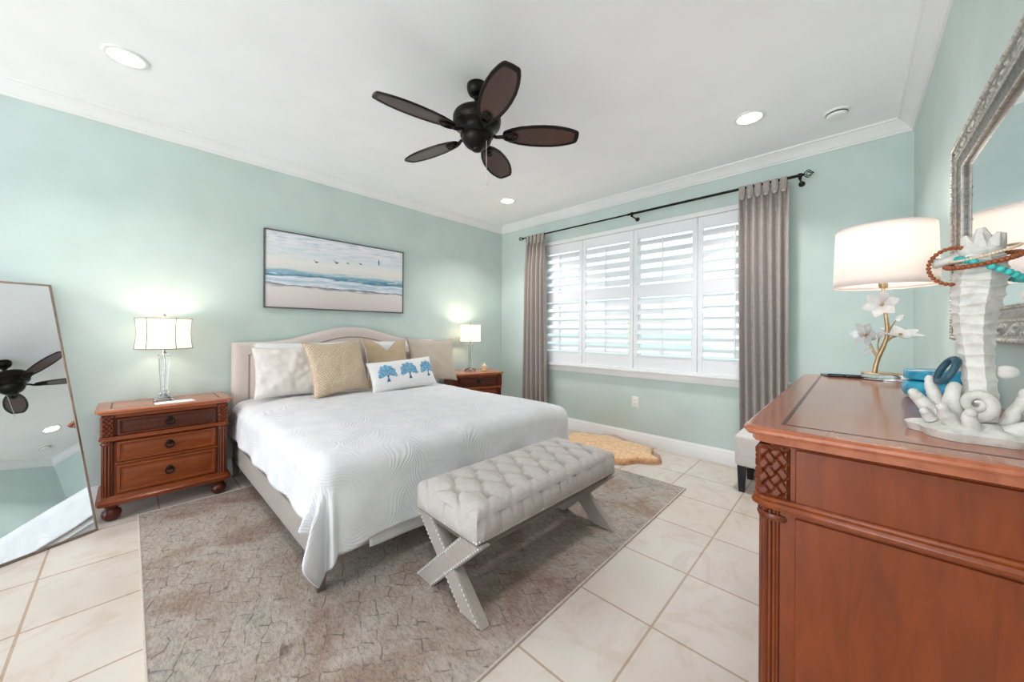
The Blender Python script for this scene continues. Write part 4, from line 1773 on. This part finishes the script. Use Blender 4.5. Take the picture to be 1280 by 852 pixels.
sh.grid(drum, 64, 8, cu=True)
so = sh.build('lamp_shade', 'shade_drum', fl, smooth=60)
so.modifiers.new('s', 'SOLIDIFY').thickness = .0015
for v_ in (0, 1):
    m_ = MB()
    m_.tube([drum(k / 64, v_) for k in range(64)], .0022, 6, closed=True)
    m_.build('shade_rim', 'shade_drum', so)
m_ = MB()
for k in range(3):
    a = 2 * PI * k / 3 + .4
    m_.tube([(0, 0, z1 - .03), (.157 * math.cos(a), .157 * math.sin(a), z1 - .006)], .0018, 6)
m_.lathe([(.012, .405), (.016, .415), (.016, .465), (.010, .47)], n=16)
m_.tube([(0, 0, .46), (0, 0, z1 - .03)], .002, 6)
m_.build('shade_carrier', 'gold', fl)
m_ = MB()
m_.ball((0, 0, .515), (.028, .028, .04), 12, 8)
m_.build('bulb', 'bulb', fl)
l = bpy.data.lights.new('dresser_bulb', 'POINT')
l.energy = 2.6
l.color = (1.0, .96, .93)
l.shadow_soft_size = .05
o = bpy.data.objects.new('dresser_bulb', l)
o.location = (LX, LY, LZ + .585)
COL.objects.link(o)

# thin tray and dark spectacles by the lamp
m_ = MB()
m_.box(-.075, .075, -.05, .05, 0, .006, .002, 2)
o = m_.build('slim_tablet', 'teal_dark', loc=(3.70, -1.44, 1.0005), rot=(0, 0, .25))
tag(o, 'slim dark slab lying behind the folded spectacles on the dresser', 'tablet')
g = empty('spectacles', (3.705, -1.50, 1.0005), 'dark folded spectacles beside the flower lamp base', 'spectacles', rotz=.05)
m_ = MB()
for s in (-1, 1):
    m_.tube([(s * .033 + .024 * math.cos(t), .017 * math.sin(t), .0045) for t in [2 * PI * i / 16 for i in range(16)]], .0024, 6, closed=True)
m_.tube([(-.009, .006, .005), (0, .009, .007), (.009, .006, .005)], .002, 6)
m_.build('rims', 'black', g)
for s in (-1, 1):
    MB().tube([(s * .057, .010, .006), (s * .058, .016, .010), (s * .050, .024, .011), (-s * .03, .030 + .006 * s, .010), (-s * .055, .024 + .006 * s, .009)], .0026, 6).build('temple', 'black', g)

# turquoise lidded jar
g = empty('candle_jar', (3.935, -2.005, 1.0005), 'turquoise glazed jar with a lid behind the seahorse figurine', 'jar')
MB().lathe([(.064, 0), (.078, .006), (.086, .022), (.086, .040), (.078, .052), (.070, .056)], n=40).build('body', 'turq_glass', g)
MB().lathe([(.068, .058), (.080, .061), (.082, .068), (.080, .086), (.074, .090), (.010, .092)], n=40).build('lid', 'turq_glass', g)

# ------------------------------------------------------------------ white seahorse figurine
SX, SY, SZ = 3.912, -2.615, 1.0005
sea = empty('seahorse_figurine', (SX, SY, SZ), 'white resin seahorse figurine on a coral base on the dresser', 'figurine')
m_ = MB()


def slab(u, v):
    a = 2 * PI * u
    rx, ry = .092, .074
    wob = 1 + .07 * math.sin(3 * a + .6) + .05 * math.sin(5 * a) + .03 * math.sin(9 * a)
    vv = v
    if vv < .35:
        k = .94 + .06 * (vv / .35)
        z = .016 * (vv / .35)
    else:
        t = (vv - .35) / .65
        k = 1 - t
        z = .016 + .020 * (1 - (1 - t) ** 2)
    n_ = .004 * noise.noise(Vector((math.cos(a) * k * 5, math.sin(a) * k * 5, 2))) * (1 if vv > .1 else 0)
    return (rx * wob * k * math.cos(a), ry * wob * k * math.sin(a), max(0, z + n_))


m_.grid(slab, 72, 26, cu=True)
m_.build('rock_base', 'ceramic', sea, smooth=60)


def coral(path, rads, name='coral_branch'):
    m_ = MB()
    P_ = []
    Rr = []
    n = len(path)
    for i in range(n - 1):
        for q in range(6):
            t = q / 6
            p = Vector(path[i]).lerp(Vector(path[i + 1]), t)
            P_.append(p + Vector((noise.noise(p * 60), noise.noise(p * 60 + Vector((9, 0, 0))), 0)) * .002)
            Rr.append((rads[i] + (rads[i + 1] - rads[i]) * t) * (1 + .14 * noise.noise(p * 140)))
    P_.append(Vector(path[-1]))
    Rr.append(rads[-1])
    m_.tube(P_, Rr, 10)
    m_.ball(P_[-1], rads[-1] * 1.02, 10, 7)
    m_.build(name, 'ceramic', sea, smooth=70)


coral([(-.040, .0, .025), (-.058, .004, .046), (-.076, .0, .068), (-.084, -.002, .080)], [.017, .014, .012, .009])
coral([(-.036, .010, .03), (-.050, .014, .066), (-.058, .016, .096), (-.060, .016, .112)], [.016, .013, .010, .006])
coral([(-.030, -.03, .025), (-.044, -.045, .045), (-.050, -.05, .06)], [.014, .012, .009])
coral([(-.012, -.045, .02), (-.016, -.056, .042), (-.016, -.06, .056)], [.014, .011, .009])
coral([(-.030, -.010, .03), (-.034, -.016, .07), (-.030, -.014, .10)], [.018, .014, .010])
coral([(.034, .0, .025), (.046, .004, .06), (.056, .004, .084), (.058, .002, .096)], [.014, .010, .009, .008])
coral([(.030, -.03, .02), (.060, -.034, .036), (.088, -.036, .048), (.105, -.034, .056)], [.016, .014, .011, .008])
coral([(.060, -.03, .03), (.075, -.012, .055), (.084, -.006, .066)], [.012, .010, .008])
coral([(-.060, -.012, .03), (-.07, -.02, .045)], [.012, .008])

# body: stacked bony rings on a gently curved spine
rings = []
spine = [(.004, .0, .035, .022), (.004, 0, .07, .0235), (.003, 0, .11, .0215), (.0, 0, .15, .0215), (-.002, 0, .185, .024), (-.004, 0, .22, .0275), (-.003, 0, .255, .031), (.0, 0, .29, .034), (.002, 0, .318, .0355), (.004, 0, .342, .033), (.004, 0, .362, .028)]


def spine_at(t):
    k = t * (len(spine) - 1)
    i = min(int(k), len(spine) - 2)
    f = k - i
    f = f * f * (3 - 2 * f) if False else f
    return [spine[i][q] + (spine[i + 1][q] - spine[i][q]) * f for q in range(4)]


NR = 17


def body(u, v):
    x, y, z, r = spine_at(v)
    a = 2 * PI * u
    # six flat faces, each bony ring flaring slightly at its lower rim
    sec = PI / 3
    am = ((a + .25) % sec) - sec / 2
    oc = .90 / math.cos(am)
    sp = (v ** 1.25) * NR
    f = sp - math.floor(sp)
    ridge = max(0, 1 - abs(f - .5) * 2) ** 2.2
    rr = r * oc * (.95 + .10 * ridge)
    zz = z + .0025 * math.sin(3 * a + 1.3 * math.floor(sp)) * min(1, v * 1.5)
    return (x + rr * math.cos(a), y + rr * .92 * math.sin(a), zz)


m_ = MB()
m_.grid(body, 72, 238, cu=True)
m_.build('ridged_body', 'ceramic', sea, smooth=28)
m_ = MB()
# head with a spiky coronet
m_.ball((.004, .0, .372), (.030, .026, .022), 18, 12)
for k in range(7):
    a = 2 * PI * k / 7
    m_.tube([(.006 + .018 * math.cos(a), .016 * math.sin(a), .378), (.006 + .026 * math.cos(a), .024 * math.sin(a), .402)], [.012, .003], 7)
m_.tube([(.006, 0, .38), (.004, 0, .416)], [.020, .006], 8)
m_.build('coronet_head', 'ceramic', sea, smooth=35)
m_ = MB()
m_.tube([(-.012, .006, .366), (-.030, .012, .360), (-.044, .016, .356), (-.052, .018, .355), (-.056, .019, .355)], [.014, .0105, .009, .011, .009], 12)
m_.build('snout', 'ceramic', sea)
m_ = MB()
m_.ball((.036, .006, .133), (.016, .006, .013), 14, 9)
m_.build('fin', 'ceramic', sea)
m_ = MB()
pts, rr = [], []
for i in range(34):
    t = i / 33
    a = -PI * .5 + t * PI * 3.2
    r = .019 * (1 - t) + .003
    pts.append((-.004 + r * math.cos(a), -.024 - .006 * t, .070 + r * 1.15 * math.sin(a)))
    rr.append(.0085 * (1 - t) + .003)
m_.tube(pts, rr, 10)
m_.build('curled_tail', 'ceramic', sea)


# bracelets hung on the figurine
def bead_ring(name, label, center, nrm, r, n, br, mat, extra=None, gap=0.0, oval=1.0, emat='bead_turq'):
    c = Vector(center)
    nn = Vector(nrm).normalized()
    a = Vector((0, 0, 1)) if abs(nn.z) < .9 else Vector((1, 0, 0))
    u = nn.cross(a).normalized()
    w = nn.cross(u)
    g = empty(name, c, label, 'bracelet', 'bracelets hung on the seahorse')
    m_ = MB()
    for k in range(n):
        t = 2 * PI * k / n
        p = u * (r * math.cos(t)) + w * (r * oval * math.sin(t))
        if extra and k in extra:
            b = MB()
            b.ball(p, br * extra[k][0], 10, 7)
            b.build('accent_bead', extra[k][1], g)
            continue
        tt = (u * (-math.sin(t)) + w * math.cos(t))
        q = tt.to_track_quat('Z', 'Y').to_matrix().to_4x4()
        m_.ball(p, (br, br, br * .95), 9, 7, q)
    m_.build('beads', mat, g)
    return g


vdir = Vector((.16, 1.12, .13)).normalized()
bead_ring('bead_bracelet', 'brown bead bracelet with one turquoise bead looped on the seahorse snout', (SX - .031, SY - .004, SZ + .344), (.35, 1, .1), .034, 30, .0042, 'bead_brown',
          {3: (1.0, 'bead_cream'), 4: (1.35, 'bead_turq'), 5: (1.0, 'bead_cream'), 6: (.9, 'bead_cream')}, oval=1.08)
bead_ring('bead_bracelet', 'brown bead bracelet around the seahorse neck', (SX + .006, SY, SZ + .352), (-.22, -.25, 1), .047, 38, .0050, 'bead_brown')
bead_ring('bead_bracelet', 'chunky turquoise bead bracelet slung around the seahorse neck', (SX + .014, SY + .004, SZ + .334), (.60, -.05, 1), .046, 24, .0066, 'bead_turq')
bead_ring('cord_bracelet', 'thin cream cord bracelet around the top of the seahorse neck', (SX + .008, SY + .002, SZ + .366), (-.30, -.20, 1), .044, 60, .0028, 'bead_cream')
g = empty('bangle', (SX - .038, SY + .006, SZ + .130), 'dark teal bangle hung over the coral of the seahorse base', 'bracelet', 'bracelets hung on the seahorse')
m_ = MB()
nn = Vector((.90, .22, -.42)).normalized()
u = nn.cross(Vector((0, 0, 1))).normalized()
w = nn.cross(u)
m_.tube([u * (.022 * math.cos(t)) + w * (.027 * math.sin(t)) for t in [2 * PI * i / 32 for i in range(32)]], .0062, 10, closed=True)
m_.build('ring', 'teal_dark', g)

# ------------------------------------------------------------------ ornate wall mirror
MY0, MY1, MZ0, MZ1 = -2.72, -1.625, 1.182, 1.900
mw, mh = MY1 - MY0, MZ1 - MZ0
g = empty('wall_mirror', (W_ROOM, (MY0 + MY1) / 2, (MZ0 + MZ1) / 2), 'rectangular wall mirror in an ornate carved silver frame above the dresser', 'mirror')
Tm = Matrix.Rotation(-PI / 2, 4, 'Z') @ Matrix.Rotation(PI / 2, 4, 'X')   # local z -> -x
FW = .100


def carved(base_fn, L, amp, k1, k2, seed):
    def fn(u, v):
        p, nr = base_fn(u, v)
        s = u * L
        env = math.sin(PI * v)
        h = math.sin(s * k1 + 2.0 * math.sin(v * PI * 2 + s * k2)) * .5 + .5 * math.sin(s * k1 * .5 - v * 5 + seed)
        h += .5 * noise.noise(Vector((s * 70, v * 6, seed)))
        return p + nr * (amp * env * h)
    return fn


# frame profile: rope edge, carved band, plain cove, beaded sight edge
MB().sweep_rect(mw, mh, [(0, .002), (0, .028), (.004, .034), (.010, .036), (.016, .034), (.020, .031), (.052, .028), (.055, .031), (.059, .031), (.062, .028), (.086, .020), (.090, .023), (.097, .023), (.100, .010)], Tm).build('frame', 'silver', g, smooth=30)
m_ = MB()
cs = [(-1, -1), (1, -1), (1, 1), (-1, 1)]
for k in range(4):
    (ax, ay), (bx, by) = cs[k], cs[(k + 1) % 4]
    L = mw if k % 2 == 0 else mh

    def bf(u, v, ax=ax, ay=ay, bx=bx, by=by):
        d = .018 + .036 * v
        A = Vector((ax * (mw / 2 - d), ay * (mh / 2 - d), .031 - .003 * v))
        B = Vector((bx * (mw / 2 - d), by * (mh / 2 - d), .031 - .003 * v))
        return A.lerp(B, u), Vector((0, 0, 1))
    f = carved(bf, L, .0065, 95, 40, k)
    m_.grid(lambda u, v: Tm @ f(u, v), int(L * 260), 12)
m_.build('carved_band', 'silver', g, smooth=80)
for (ins, z, r, st) in ((.008, .034, .0055, .0115), (.094, .022, .0030, .0070)):
    m_ = MB()
    for k in range(4):
        (ax, ay), (bx, by) = cs[k], cs[(k + 1) % 4]
        A = Vector((ax * (mw / 2 - ins), ay * (mh / 2 - ins), z))
        B = Vector((bx * (mw / 2 - ins), by * (mh / 2 - ins), z))
        n = int((B - A).length / st)
        for q in range(n):
            m_.ball(Tm @ A.lerp(B, q / n), (r, r * 1.1, r), 7, 5)
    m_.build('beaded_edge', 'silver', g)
MB().grid(lambda u, v: Tm @ Vector(((u - .5) * (mw - 2 * FW + .008), (v - .5) * (mh - 2 * FW + .008), .012)), 1, 1).build('mirror_glass', 'mirror', g, smooth=0)
MB().box(-mw / 2 + .01, mw / 2 - .01, -mh / 2 + .01, mh / 2 - .01, .001, .009, 0, 1, Tm).build('backing', 'dark_frame', g, smooth=0)
